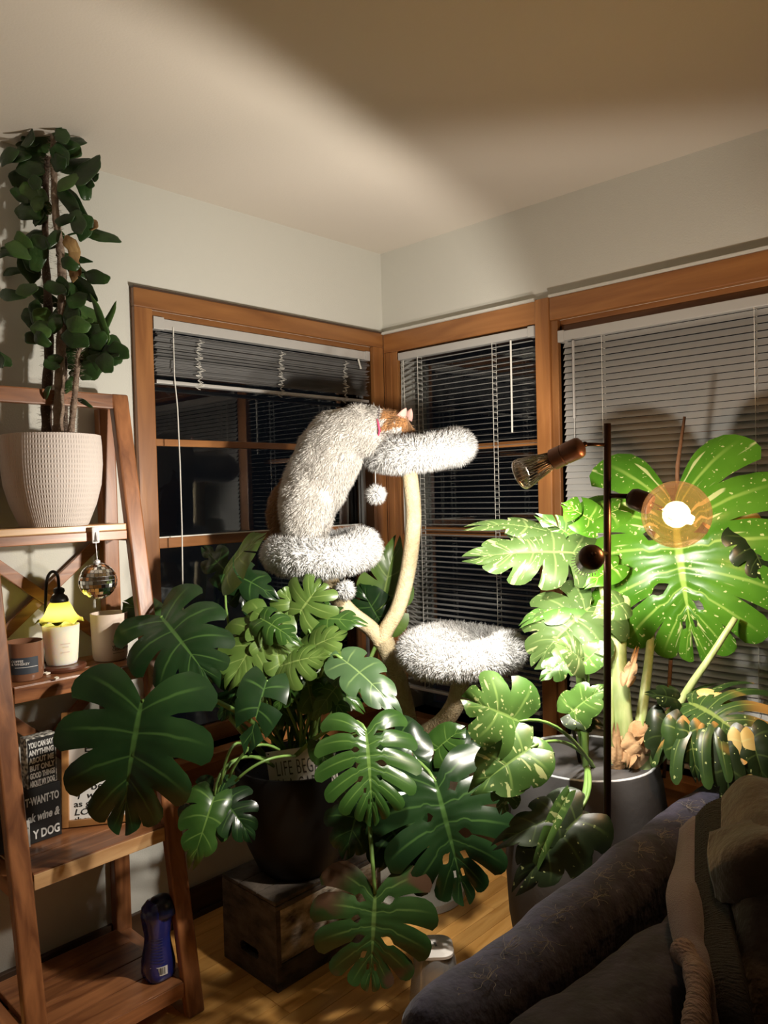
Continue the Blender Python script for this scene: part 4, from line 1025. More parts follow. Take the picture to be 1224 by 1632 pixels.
# card sign standing in the pot
dS = (pA-CAM).dot(_F)-.135
sl_, sr_ = at(433, 1268, dS+.02), at(541, 1254, dS-.02)
x = (sr_-sl_).normalized(); up = Vector((0, 0, 1))+_F*.14+_R*.05; up = (up-x*up.dot(x)).normalized(); n_ = x.cross(up); n_ = n_ if n_.dot(CAM-sl_) > 0 else -n_
ks = dS/F_PX; ws = (sr_-sl_).length; hs = 68*ks
sg = thing('garden_sign', sl_.lerp(sr_, .5), 'white sign with thin hand lettering standing in the soil of the black pot', 'sign')
MB().obox(sl_+x*ws/2+up*hs/2, x, up, n_, (ws/2, hs/2, .003), .0015).build('board', m_paper, sg, 40)
m_pen = mat('grey_lettering', (.12, .115, .11), .7)
for s, fz, fx in (('LIFE BEGAN', .42, .12), ('IN A GARDEN', .02, .08)):
    text('lettering', s, 33*ks, sl_+x*ws*fx+up*hs*fz+n_*.0036, x, up, m_pen, sg, 'LEFT', .0002, -.0004, 0, .46, 1.12)
MB().lathe([(.0022, 0), (.0022, .001), (0, .001)], sl_+x*ws*.04+up*hs*.95+n_*.003, 12, n_).build('nail_hole', m_ink, sg)

# ================================================================== MONSTERA IN THE BLACK POT
mo = thing('monstera', (pA.x, pA.y, zs), 'big dark green monstera with split leaves growing from the black pot', 'plant')
SC = [0]; rs_ = random.Random(21)
def lf(plant, b, t, wpx, m, r=0, u=.4, c=1, root=None, ctrl=None, pr=.0045, pm=None, **k):
    B, T_ = at(*b), at(*t); SC[0] += 1
    pet = None
    if root is not None: pet = (Vector(ctrl) if ctrl is not None else (B+Vector(root))/2+Vector((0, 0, .10)), Vector(root))
    k.setdefault('seed', SC[0])
    return leaf(plant, B, T_, wpx*b[2]/F_PX, TC(B, r, u, c), m, pet=pet, pr=pr, pm=pm, **k)
def ra(i): a = i*2.4; q = .035+.012*(i % 4); return Vector((pA.x+q*math.cos(a), pA.y+q*math.sin(a), zs-.005))
lf(mo, (226, 1118, 1.93), (196, 1332, 1.90), 240, L_DARK, -.15, .45, nl=5, slit=.42, gap=.42, droop=.7, curl=.22, root=ra(0), ctrl=at(330, 1060, 2.1), pr=.007, label='large dark heart shaped split leaf in front of the shelf')
lf(mo, (256, 982, 2.16), (348, 1102, 2.06), 168, L_DARK, -.2, .5, nl=5, slit=.45, gap=.45, droop=.6, curl=.3, root=ra(1), ctrl=at(300, 1080, 2.2), pr=.008)
lf(mo, (246, 985, 2.26), (196, 958, 2.27), 60, L_MID, 0, .5, nl=2, slit=1, root=ra(2), ctrl=at(300, 1100, 2.3))
lf(mo, (360, 914, 2.28), (426, 850, 2.20), 84, L_LIME, .3, 1.2, nl=3, slit=1, droop=.5, curl=.4, root=ra(3), ctrl=at(345, 1040, 2.3))
lf(mo, (366, 916, 2.30), (322, 870, 2.36), 60, L_DARK, -.4, .3, nl=3, slit=.4)
lf(mo, (372, 916, 2.32), (446, 958, 2.30), 62, L_DARK, .2, .3, nl=3, slit=.5, droop=1.0)
lf(mo, (372, 914, 2.34), (400, 985, 2.34), 60, L_DARK, .2, .2, nl=3, slit=.5)
lf(mo, (478, 976, 2.28), (515, 928, 2.30), 105, L_LIME, 0, .6, nl=4, slit=.25, gap=.55, curl=.5, root=ra(4), ctrl=at(560, 1120, 2.25))
lf(mo, (476, 978, 2.30), (448, 938, 2.32), 70, L_LIME, 0, .6, nl=3, slit=.3, gap=.5, curl=.5)
lf(mo, (428, 988, 2.24), (360, 1102, 2.18), 108, L_LIME, 0, .5, nl=5, slit=.4, gap=.4, curl=.3, root=ra(5))
lf(mo, (430, 985, 2.23), (412, 1066, 2.2), 64, L_LIME, .3, .5, nl=4, slit=.4, gap=.4, root=ra(6))
lf(mo, (482, 1040, 2.22), (556, 1008, 2.20), 76, L_LIME, 0, .8, nl=4, slit=.3, gap=.4, curl=.5, root=ra(7))
lf(mo, (446, 1062, 2.19), (530, 1044, 2.16), 84, L_LIME, 0, .8, nl=5, slit=.22, gap=.42, curl=.5, root=ra(8))
lf(mo, (446, 1064, 2.19), (438, 1018, 2.22), 50, L_LIME, 0, .6, nl=3, slit=.4)
lf(mo, (434, 1012, 2.26), (478, 1092, 2.24), 80, L_LIME, 0, .5, nl=4, slit=.4, gap=.4, root=ra(9))
lf(mo, (545, 1050, 2.14), (642, 1146, 2.04), 80, L_GREY, .1, .7, nl=4, slit=.6, gap=.35, droop=.7, root=ra(10), ctrl=at(500, 1010, 2.2), pr=.006)
lf(mo, (545, 1052, 2.15), (536, 1098, 2.14), 48, L_GREY, -.2, .3, nl=2, slit=1)
lf(mo, (486, 1070, 2.24), (503, 1152, 2.2), 70, L_LIME, 0, .4, nl=4, slit=.35, gap=.4, root=ra(11))
lf(mo, (540, 1072, 2.28), (545, 1130, 2.26), 60, L_LIME, 0, .4, nl=4, slit=.35, gap=.4, root=ra(12))
lf(mo, (425, 1085, 2.10), (392, 1206, 2.04), 78, L_DARK, 0, .3, nl=3, slit=1, droop=.8, root=ra(13))
lf(mo, (604, 988, 2.68), (634, 852, 2.72), 96, L_LIME, -.1, .2, nl=4, slit=.35, gap=.4, curl=.1, seed=77)
MB().tube(bez(at(604, 990, 2.68), at(616, 1060, 2.46), ra(14), 12), .007, 8).build('petiole', m_stem, mo, 2)
lf(mo, (606, 990, 2.66), (572, 930, 2.68), 66, L_DARK, -.3, .2, nl=3, slit=1)
lf(mo, (606, 990, 2.70), (592, 926, 2.72), 60, L_MID, .3, .1, nl=3, slit=1)
lf(mo, (488, 976, 2.33), (528, 965, 2.34), 60, L_MID, 0, .5, nl=3, slit=.4)
lf(mo, (520, 1000, 2.34), (500, 1050, 2.34), 70, L_MID, 0, .4, nl=4, slit=.35, root=ra(15))
lf(mo, (560, 1078, 2.30), (608, 1062, 2.30), 40, L_MID, 0, .9, nl=3, slit=1, root=ra(16))
lf(mo, (400, 1030, 2.34), (345, 1050, 2.36), 80, L_MID, 0, .4, nl=4, slit=.4, root=ra(17))
lf(mo, (500, 1085, 2.34), (560, 1090, 2.36), 70, L_MID, 0, .5, nl=4, slit=.35, root=ra(18))
lf(mo, (455, 1110, 2.32), (440, 1165, 2.30), 60, L_MID, 0, .3, nl=3, slit=.5, root=ra(19))
lf(mo, (380, 1095, 2.24), (350, 1150, 2.22), 60, L_DARK, 0, .3, nl=3, slit=.5, root=ra(20))
for i in range(16):
    a, b_ = rs_.uniform(375, 545), rs_.uniform(985, 1120); an_ = rs_.uniform(-.6, 2.6); l_ = rs_.uniform(55, 95); d_ = 2.2 + .12*rs_.random()
    lf(mo, (a, b_, d_), (a+l_*math.cos(an_), b_+l_*math.sin(an_), d_-.03), rs_.uniform(36, 62), (L_LIME, L_MID)[i % 2], rs_.uniform(-.5, .5), rs_.uniform(.3, 1.1), nl=4, slit=rs_.uniform(.2, .4), gap=.6, curl=.5, droop=.9, root=ra(30+i), pr=.0035)
lf(mo, (510, 1185, 2.18), (520, 1222, 2.16), 44, L_MID, 0, .4, nl=2, slit=1, root=ra(21))
lf(mo, (583, 1165, 1.97), (594, 1318, 1.88), 165, L_MID, .1, .6, nl=7, slit=.26, gap=.36, holes=.9, droop=.7, curl=.3, root=ra(22), ctrl=at(560, 1110, 2.05), pr=.006, label='glossy mid green leaf with many slits and holes hanging before the pot')
lf(mo, (694, 1246, 2.02), (744, 1446, 1.94), 215, L_DARK, 0, .4, nl=6, slit=.45, gap=.34, holes=.5, droop=.6, curl=.18, root=ra(23), ctrl=at(650, 1160, 2.2), pr=.006)
lf(mo, (598, 1424, 1.92), (590, 1580, 1.88), 190, L_BURN, 0, .35, nl=6, slit=.42, gap=.3, holes=.6, droop=.5, curl=.15, root=at(585, 1235, 2.12), ctrl=at(590, 1340, 1.93), pr=.006, label='dull green leaf with browned upper edge near the floor')
lf(mo, (342, 1268, 2.08), (304, 1386, 2.02), 84, L_MID, .1, .4, nl=4, slit=.6, gap=.3, droop=1.2, curl=.4, root=ra(24), ctrl=at(350, 1170, 2.1))
lf(mo, (346, 1264, 2.10), (404, 1342, 2.06), 90, L_DARK, .1, .4, nl=5, slit=.35, gap=.5, droop=.9, root=ra(25), ctrl=at(372, 1160, 2.15))
lf(mo, (338, 1262, 2.12), (288, 1322, 2.12), 70, L_DARK, 0, .4, nl=4, slit=.4, droop=.9)
lf(mo, (630, 1168, 2.20), (684, 1232, 2.14), 78, L_DARK, 0, .3, nl=3, slit=1, root=ra(26))
lf(mo, (655, 1165, 2.26), (640, 1200, 2.24), 40, L_DARK, 0, .3, nl=2, slit=1)
lf(mo, (575, 1275, 2.06), (548, 1372, 2.02), 96, L_DARK, 0, .3, nl=4, slit=.7, droop=.6)
lf(mo, (610, 1300, 2.10), (668, 1398, 2.06), 110, L_DARK, .1, .3, nl=4, slit=.5)
lf(mo, (640, 1290, 2.16), (600, 1390, 2.12), 90, L_DARK, 0, .3, nl=4, slit=.5)
lf(mo, (694, 1196, 2.24), (742, 1158, 2.24), 62, L_MID, 0, .5, nl=3, slit=1, root=ra(27))
lf(mo, (704, 1200, 2.26), (790, 1210, 2.24), 84, L_DARK, 0, .5, nl=4, slit=.6)
for a, b_, c_ in (((352, 1250, 2.1), (368, 1150, 2.1), (400, 1200, 2.2)), ((365, 1240, 2.12), (395, 1165, 2.1), (445, 1195, 2.2)), ((375, 1245, 2.1), (420, 1200, 2.08), (470, 1205, 2.2))):
    MB().tube(bez(at(*a), at(*b_), at(*c_), 10), .004, 7).build('runner', m_stem, mo, 2)

# ================================================================== WHITE PLANTER WITH VARIEGATED MONSTERA
pC = at(933, 1205, 2.02); pC = Vector((pC.x, pC.y, 0)); kC = 2.02/F_PX
zr = at(933, 1205, 2.02).z
plr = thing('tall_planter', pC, 'tall pale grey rounded planter behind the sofa and floor lamp', 'planter')
prof = [(.11, 0), (.135, .003), (.150, .02), (.185, zr*.22), (.207, zr*.42), (.214, zr*.60), (.208, zr*.78), (.193, zr*.93), (.183, zr-.008), (.181, zr-.001), (.179, zr-.002)]
MB().lathe(dens(prof, 3), pC, 72).build('planter_body', m_planter, plr, 50)
MB().lathe([(.1805, zr-.004), (.180, zr), (.176, zr+.002), (.171, zr-.002), (.1695, zr-.01), (.168, zr-.075)], pC, 48).build('rim', m_planterin, plr, 2)
mb = MB().lathe([(0, zr-.068), (.10, zr-.066), (.169, zr-.072)], pC, 40)
for i in range(300):
    a = rnd.uniform(0, 2*PI); r = .155*math.sqrt(rnd.random()); mb.ball((pC.x+r*math.cos(a), pC.y+r*math.sin(a), zr-.068), rnd.uniform(.002, .005), 1, (1, 1, .7))
stuff(mb.build('soil', m_grit, plr, 2))
zc_ = zr-.07
th_ = thing('variegated_monstera', (pC.x, pC.y, zc_), 'cream speckled variegated monstera with huge bright leaf behind the globe bulb', 'plant')
def rc(i): a = i*2.1; return Vector((pC.x+.03+.03*math.cos(a), pC.y-.02+.03*math.sin(a), zc_-.005))
def dC(p): return (Vector(p)-CAM).dot(_F)
# thick pale stalks and sheaths
for pts, r in (([(1000, 1245, 1.97), (996, 1180, 1.96), (990, 1100, 1.98), (986, 1030, 2.03), (995, 960, 2.10), (1040, 880, 2.14), (1074, 808, 2.08)], .022),
               ([(1012, 1245, 1.99), (1018, 1170, 1.98), (1028, 1100, 2.02), (1036, 1030, 2.08), (1040, 960, 2.14)], .014),
               ([(978, 1245, 1.98), (972, 1170, 1.97), (974, 1090, 2.0), (970, 1000, 2.06), (955, 920, 2.10), (930, 884, 2.03)], .012),
               ([(1030, 1235, 1.97), (1050, 1190, 1.97), (1090, 1110, 1.96), (1130, 1050, 1.94), (1172, 985, 1.93)], .011)):
    P = spline([at(*q) for q in pts], 6); n = len(P); MB().tube(P, [r*(1.15-.5*i/n) for i in range(n)], 10).build('stalk', m_stemp, th_, 2)
P = spline([at(*q) for q in ((1020, 1250, 1.96), (1022, 1200, 1.95), (1020, 1160, 1.95))], 6); MB().tube(P, [.045, .043, .040, .038, .036, .034, .032, .03, .028, .026, .024, .022, .018][:len(P)], 14, True, .8).build('sheath_base', m_stemp, th_, 2)
P = spline([at(*q) for q in ((935, 1238, 1.95), (931, 1180, 1.93), (928, 1120, 1.91), (926, 1070, 1.89), (935, 1056, 1.86))], 6); MB().tube(P, [.008*(1+.5*math.exp(-((i-16)/3)**2)) for i in range(len(P))], 9).build('stem', m_stem, th_, 2)
MB().tube([at(928, 1235, 1.98), at(914, 1165, 1.98), at(905, 1120, 1.99)], .0045, 7).build('stake', m_black, th_, 2)
MB().tube([at(1058, 1240, 1.96), at(1072, 1000, 2.12), at(1080, 740, 2.14), at(1091, 664, 2.14)], [.005, .006, .006, .004], 8).build('stake', m_stake, th_, 2)
for b, t, wp in (((1000, 1215, 1.93), (1055, 1125, 1.90), 46), ((992, 1200, 1.92), (1030, 1170, 1.90), 40), ((998, 1090, 1.92), (1016, 1030, 1.92), 22), ((985, 1240, 1.93), (980, 1150, 1.92), 24), ((1020, 1160, 1.93), (1000, 1225, 1.90), 34)):
    lf(th_, b, t, wp, m_sheath, .2, .2, nl=3, slit=.5, gap=.3, wav=.12, curl=.9, fold=.5, name='dry_sheath')
lf(th_, (1074, 806, 2.06), (1112, 1056, 2.04), 345, L_THAI, -.25, .2, nl=7, slit=.48, gap=.26, holes=.7, droop=.55, curl=.16, sinus=166, wav=.012, seed=4, label='huge bright green speckled leaf lit by the globe bulb')
lf(th_, (1135, 815, 2.04), (1236, 868, 1.98), 62, L_YELLOW, .1, .5, nl=3, slit=.5, gap=.5, droop=.9, wav=.05, label='yellowed drooping lobe')
lf(th_, (1130, 800, 2.09), (1200, 960, 2.06), 60, L_THAI, .3, .2, nl=3, slit=.6, droop=.8)
lf(th_, (928, 882, 2.10), (733, 893, 2.16), 120, L_THAI2, 0, .55, nl=5, slit=.45, gap=.5, droop=.6, curl=.5, fold=.2, wav=.03, seed=9)
lf(th_, (905, 858, 2.14), (738, 842, 2.2), 50, L_THAI2, 0, 1.0, nl=3, slit=.6, droop=.9, curl=.5)
lf(th_, (928, 866, 2.14), (852, 820, 2.16), 50, L_THAI3, .2, .2, nl=3, slit=1, droop=.7)
lf(th_, (940, 968, 2.06), (848, 1068, 2.06), 150, L_THAI2, 0, .6, nl=5, slit=.5, gap=.35, droop=.9, curl=.5, fold=.3, root=rc(1), seed=12)
lf(th_, (938, 962, 2.08), (826, 1000, 2.10), 64, L_THAI3, 0, 1.2, nl=3, slit=.6, droop=1.0, curl=.4)
lf(th_, (930, 1055, 1.86), (882, 1022, 1.82), 60, L_THAI2, 0, .6, nl=2, slit=1, droop=.6)
lf(th_, (932, 1055, 1.86), (972, 1022, 1.86), 46, L_THAI3, 0, .6, nl=2, slit=1)
lf(th_, (905, 1050, 1.92), (860, 1085, 1.90), 50, L_THAI3, 0, .3, nl=3, slit=.6)
lf(th_, (828, 1150, 1.74), (735, 1112, 1.70), 142, L_THAI3, 0, .35, nl=3, slit=.5, gap=.45, droop=.35, curl=.12, seed=21, root=rc(2), ctrl=at(900, 1130, 1.8), label='pale speckled heart shaped leaf before the lowest plush bed')
lf(th_, (846, 1192, 1.70), (747, 1266, 1.66), 104, L_THAI3, 0, .35, nl=3, slit=.85, gap=.2, droop=.5, curl=.2, root=rc(3), seed=25)
lf(th_, (815, 1238, 1.70), (797, 1300, 1.68), 54, L_THAI2, 0, .3, nl=3, slit=.4, gap=.4)
lf(th_, (846, 1196, 1.72), (872, 1222, 1.70), 60, L_THAI3, .4, .2, nl=2, slit=1)
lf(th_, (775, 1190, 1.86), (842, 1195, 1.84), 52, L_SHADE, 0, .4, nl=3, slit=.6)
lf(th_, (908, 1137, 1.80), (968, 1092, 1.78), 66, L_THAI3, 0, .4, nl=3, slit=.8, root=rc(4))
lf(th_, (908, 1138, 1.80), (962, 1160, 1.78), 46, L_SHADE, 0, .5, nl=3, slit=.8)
lf(th_, (1098, 1120, 1.90), (1212, 1205, 1.74), 215, L_DYING, -.2, 1.1, nl=7, slit=.2, gap=1.0, droop=1.1, curl=.55, fold=.15, sinus=155, seed=31, label='drooping half dead leaf with yellow brown tips right of the planter')
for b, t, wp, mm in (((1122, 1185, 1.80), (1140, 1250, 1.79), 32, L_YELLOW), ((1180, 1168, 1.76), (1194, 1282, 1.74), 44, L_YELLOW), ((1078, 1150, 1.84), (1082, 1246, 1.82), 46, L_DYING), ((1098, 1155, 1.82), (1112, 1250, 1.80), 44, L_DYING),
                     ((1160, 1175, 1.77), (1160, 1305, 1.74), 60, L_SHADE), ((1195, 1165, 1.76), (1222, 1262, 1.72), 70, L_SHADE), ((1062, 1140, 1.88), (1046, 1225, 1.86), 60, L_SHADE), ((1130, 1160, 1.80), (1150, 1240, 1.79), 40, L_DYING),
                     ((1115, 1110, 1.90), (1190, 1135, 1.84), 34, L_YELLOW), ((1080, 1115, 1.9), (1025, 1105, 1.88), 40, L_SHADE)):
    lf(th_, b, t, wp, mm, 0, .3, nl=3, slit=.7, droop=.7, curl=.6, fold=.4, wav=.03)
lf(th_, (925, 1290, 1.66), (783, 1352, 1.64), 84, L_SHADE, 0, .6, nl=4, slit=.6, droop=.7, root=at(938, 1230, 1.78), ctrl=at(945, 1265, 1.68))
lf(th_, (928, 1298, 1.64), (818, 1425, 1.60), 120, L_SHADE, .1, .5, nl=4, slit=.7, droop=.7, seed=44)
lf(th_, (908, 1262, 1.62), (848, 1400, 1.60), 26, L_THAI3, -.5, .2, nl=2, slit=1, wav=.04, fold=.4)
MB().tube(bez(at(936, 1225, 1.80), at(940, 1265, 1.70), at(912, 1320, 1.64), 8), .008, 8).build('petiole', m_stem, th_, 2)
lf(th_, (948, 832, 2.06), (893, 803, 2.06), 60, L_THAI, 0, .4, nl=2, slit=1)
lf(th_, (985, 812, 2.08), (902, 852, 2.06), 56, L_THAI, 0, .6, nl=2, slit=1)
lf(th_, (985, 900, 2.06), (930, 938, 2.04), 46, L_THAI, 0, .4, nl=2, slit=1)
lf(th_, (995, 960, 1.86), (942, 985, 1.82), 50, L_THAI2, .2, .3, nl=2, slit=1, droop=1.0)
lf(th_, (1190, 850, 1.95), (1224, 930, 1.92), 80, L_SHADE, .2, .2, nl=4, slit=.5)

# ================================================================== FLOOR LAMP
pb = at(968, 1350, 1.68); pdn = (pb-POLE).normalized(); foot = POLE + pdn*((.02-POLE.z)/pdn.z)
lp = thing('floor_lamp', (foot.x, foot.y, 0), 'dark bronze floor lamp pole with three bulb heads behind the sofa', 'floor lamp')
MB().tube([POLE, POLE.lerp(foot, .5), foot], .0082, 16).build('pole', m_bronze, lp, 40)
MB().lathe([(.12, 0), (.122, .006), (.118, .012), (.02, .018), (.012, .035), (0, .035)], (foot.x, foot.y, 0), 40).build('base', m_bronze, lp, 40)
def polep(py): return POLE.lerp(pb, (py-675)/675)
# upper head: copper socket with a lit ribbed bulb aiming left
a0 = polep(709); a1 = at(932, 708, 1.67); MB().tube([a0, a1], .0042, 8).build('arm', m_bronze, lp, 2)
MB().ball(a1, .0065, 2).build('swivel', m_bronze, lp, 2)
s0_ = TOPSOCK; ax_ = TOPDIR; L = .078; s1_ = s0_ + ax_*L
hd = MB().lathe([(.010, 0), (.021, .006), (.0235, .012), (.0235, L*.55), (.022, L*.56), (.022, L*.62), (.0235, L*.63), (.0235, L*.96), (.019, L)], s0_, 24, ax_).build('socket', m_copper, lp, 40)
m_rib_glass = glassy('ribbed_bulb', (.92, .88, .82), .04, .10); m_ribm = mat('ribbed_bulb_lines', (.55, .50, .44), .25, .6)
Lb = .082
MB().lathe([(.017, -.004), (.020, Lb*.15), (.027, Lb*.5), (.034, Lb*.85), (.035, Lb*.95), (.031, Lb*.98)], s1_, 36, ax_).build('bulb_glass', m_rib_glass, hd, 2)
mb = MB(); e1 = ax_.orthogonal().normalized(); e2 = ax_.cross(e1)
for i in range(28):
    q = e1*math.cos(2*PI*i/28)+e2*math.sin(2*PI*i/28)
    mb.tube([s1_+q*.0185, s1_+ax_*Lb*.5+q*.0275, s1_+ax_*Lb*.88+q*.0352, s1_+ax_*Lb*.99+q*.033], .0009, 4)
mb.lathe([(.035, Lb*.93), (.0362, Lb*.97), (.034, Lb*1.01)], s1_, 32, ax_)
stuff(mb.build('bulb_ribs', m_ribm, hd, 2))
m_lit = mat('lit_bulb_face', (1, 1, 1), em=(1, .93, .82), emst=14)
MB().lathe([(.031, Lb*.985), (.028, Lb*1.03), (.015, Lb*1.06), (0, Lb*1.07)], s1_, 28, ax_).build('bulb_face', m_lit, hd, 2)
MB().tube([s1_, s1_+ax_*Lb*.55], [.009, .005], 10).build('bulb_core', m_copper, hd, 2)
# middle head: glowing globe bulb
a0 = polep(790); a1 = at(1002, 791, 1.66); MB().tube([a0, a1], .0055, 8).build('arm', m_bronze, lp, 2)
s0_ = at(1000, 791, 1.66); s1_ = at(1034, 806, 1.625); ax_ = (GLOBE-s0_).normalized(); L = (s1_-s0_).length
hd = MB().lathe([(.008, 0), (.019, .006), (.0235, .016), (.0235, L*.8), (.021, L)], s0_, 24, ax_).build('socket', m_bronze, lp, 40)
GR = 53.5*1.60/F_PX
m_globe = glassy('amber_globe', (.86, .64, .46), .03, .0, 1.0); q = m_globe.node_tree
lw = q.nodes.new('ShaderNodeLayerWeight'); lw.inputs[0].default_value = .35
mr_ = q.nodes.new('ShaderNodeMapRange'); mr_.inputs[3].default_value = .05; mr_.inputs[4].default_value = .30; q.links.new(lw.outputs['Facing'], mr_.inputs[0])
q.links.new(mr_.outputs[0], next(n for n in q.nodes if n.type == 'MIX_SHADER').inputs[0])
MB().ball(GLOBE, GR, 4).build('globe_bulb', m_globe, hd, 2)
MB().tube([s0_+ax_*L*.7, GLOBE-ax_*GR*.88], [.017, .014], 14).build('bulb_cap', m_copper, hd, 2)
tl = q.nodes.new('ShaderNodeBsdfTranslucent'); tl.inputs[0].default_value = (1, .62, .36, 1); mg = q.nodes.new('ShaderNodeMixShader'); mg.inputs[0].default_value = .010
q.links.new(next(n for n in q.nodes if n.type == 'MIX_SHADER' and n != mg).outputs[0], mg.inputs[1]); q.links.new(tl.outputs[0], mg.inputs[2]); q.links.new(mg.outputs[0], q.nodes['Material Output'].inputs[0])
m_fil = mat('glowing_filament', (1, .8, .5), em=(1, .74, .36), emst=55)
mb = MB(); e1 = ax_.orthogonal().normalized(); e2 = ax_.cross(e1); st = GLOBE-ax_*GR*.35
for i in range(8):
    q = e1*math.cos(2*PI*i/8)+e2*math.sin(2*PI*i/8); mb.tube([st+q*.006, GLOBE+q*.013+ax_*GR*.10, GLOBE+q*.007+ax_*GR*.5], .0022, 6)
mb.build('filament', m_fil, hd, 2)
MB().tube([GLOBE-ax_*GR*.9, st], [.008, .004], 8).build('glass_stem', m_rib_glass, hd, 2)
# lower head: bulb hidden behind its socket, aimed at the plant
a0 = polep(882); MB().tube([a0, SOCK+Vector((0, 0, .004))-LOWDIR*.004], .0045, 8).build('arm', m_bronze, lp, 2)
hd = MB().lathe([(.010, 0), (.020, .004), (.0265, .012), (.0275, .018), (.0275, .064), (.024, .068)], SOCK, 28, LOWDIR).build('socket', m_bronze, lp, 40)
mb = MB(); e1 = LOWDIR.orthogonal().normalized(); e2 = LOWDIR.cross(e1)
for i in range(30):
    q = e1*math.cos(2*PI*i/30)+e2*math.sin(2*PI*i/30); mb.tube([SOCK+LOWDIR*.066+q*.022, SOCK+LOWDIR*.088+q*.032], .0010, 4)
stuff(mb.build('bulb_ribs', m_ribm, hd, 2))
MB().lathe([(.022, .084), (.022, .090), (0, .092)], SOCK, 28, LOWDIR).build('bulb_face', m_lit, hd, 2)

# ================================================================== SOFA
sofa = thing('sofa', (-.82, -1.95, 0), 'dark plum velvet sofa covered with pale pet hair', 'sofa')
def nz3(p, s, k=0): return noise.noise(Vector((p[0]*s+k, p[1]*s, p[2]*s)))
def roll(prof, x0, x1, nm, amp=.008, nx=70, sag=lambda x: (0, 0), endr=.05):
    """long upholstered body along x from a (y, z) profile, rounded at its ends"""
    cy_ = sum(p[0] for p in prof)/len(prof); cz_ = sum(p[1] for p in prof)/len(prof); n = len(prof); V = []; Fc = []
    xs = [x0+endr*(1-math.cos(PI/2*i/5)) for i in range(5)] + [x0+endr+(x1-x0-2*endr)*i/nx for i in range(nx+1)] + [x1-endr*(1-math.cos(PI/2*(4-i)/5)) for i in range(5)]
    for x in xs:
        e = min(x-x0, x1-x); s_ = 1 if e >= endr else math.sqrt(max(0, 1-((endr-e)/endr)**2))
        dy, dz = sag(x)
        for y, z in prof:
            yy = y; zz = z
            hh = (max(p[1] for p in prof)-min(p[1] for p in prof))/2; ww = (max(p[0] for p in prof)-min(p[0] for p in prof))/2
            yy = cy_ + (y-cy_)*(1-endr/ww*(1-s_)); zz = cz_ + (z-cz_)*(1-endr/hh*(1-s_))
            q = (x, yy, zz); a = amp*(nz3(q, 7)+.55*nz3(q, 17, 3)+.35*math.sin(24*x+6*nz3(q, 3)))
            V.append((x, yy+dy+a*.6, zz+dz+a))
    for i in range(len(xs)-1):
        for j in range(n): Fc.append((i*n+j, (i+1)*n+j, (i+1)*n+(j+1) % n, i*n+(j+1) % n))
    Fc.append(tuple(range(n))); Fc.append(tuple((len(xs)-1)*n+j for j in range(n-1, -1, -1)))
    return MB().add(V, Fc).build(nm, m_sofa, sofa, 2)
def rrect(y0, y1, z0, z1, r, n=6):
    out = []
    for cy_, cz_, a0 in ((y1-r, z1-r, 0), (y0+r, z1-r, 90), (y0+r, z0+r, 180), (y1-r, z0+r, 270)):
        for i in range(n+1): a = math.radians(a0+90*i/n); out.append((cy_+r*math.cos(a), cz_+r*math.sin(a)))
    return out
roll(rrect(-1.635, -1.515, .12, .702, .055), -1.625, -.03, 'back_frame', .006)
roll(rrect(-1.80, -1.625, .38, .660, .07), -1.60, -.05, 'back_cushion', .010, sag=lambda x: (-.06*(x+1.5), .02*math.sin(3*x)))
roll(rrect(-2.45, -1.60, .14, .43, .05), -1.60, -.04, 'seat', .006)
for xx in (-1.52, -.12):
    for yy in (-2.38, -1.60): MB().lathe([(.018, 0), (.026, .13)], (xx, yy, 0), 14).build('leg', m_base, sofa, 2)
def strand(pts, r=.0007): return MB().tube(spline([Vector(p) for p in pts], 5), r, 4)
mb = MB(); rs = random.Random(8)
for i in range(110):                                      # shed hair caught on the velvet
    x = rs.uniform(-1.58, -.35); y = rs.uniform(-1.640, -1.572); z = .704+.006*nz3((x, y, .7), 7)
    if y < -1.60: z -= ((-1.60-y)/.055)**2*.03
    a = rs.uniform(0, PI); l = rs.uniform(.004, .016); pts = []
    for k in range(5): t = (k-2)/2; pts.append((x+math.cos(a+t*rs.uniform(-1.6, 1.6))*l*t, y+math.sin(a+t*rs.uniform(-1.6, 1.6))*l*t*.7, z+.003+.0015*rs.random()))
    n0 = len(mb.v); q = strand(pts, .00032); mb.add(q.v, q.f)
for x, y in ((-1.50, -1.585), (-1.42, -1.56), (-1.36, -1.60), (-1.28, -1.57), (-1.20, -1.59), (-1.12, -1.56), (-1.06, -1.60), (-.98, -1.57), (-.90, -1.58), (-.80, -1.57), (-.72, -1.56)):
    for k in range(9):                                    # loose wisps
        a = rs.uniform(0, 6.3); pts = [(x, y-.022, .707)]
        for i in range(5): a += rs.uniform(-.8, .8); pts.append((pts[-1][0]+.008*math.cos(a), pts[-1][1]+.006*math.sin(a), .707+.002*rs.random()))
        q = strand(pts, .00035); mb.add(q.v, q.f)
stuff(mb.build('shed_hair', m_hairs, sofa, 2))

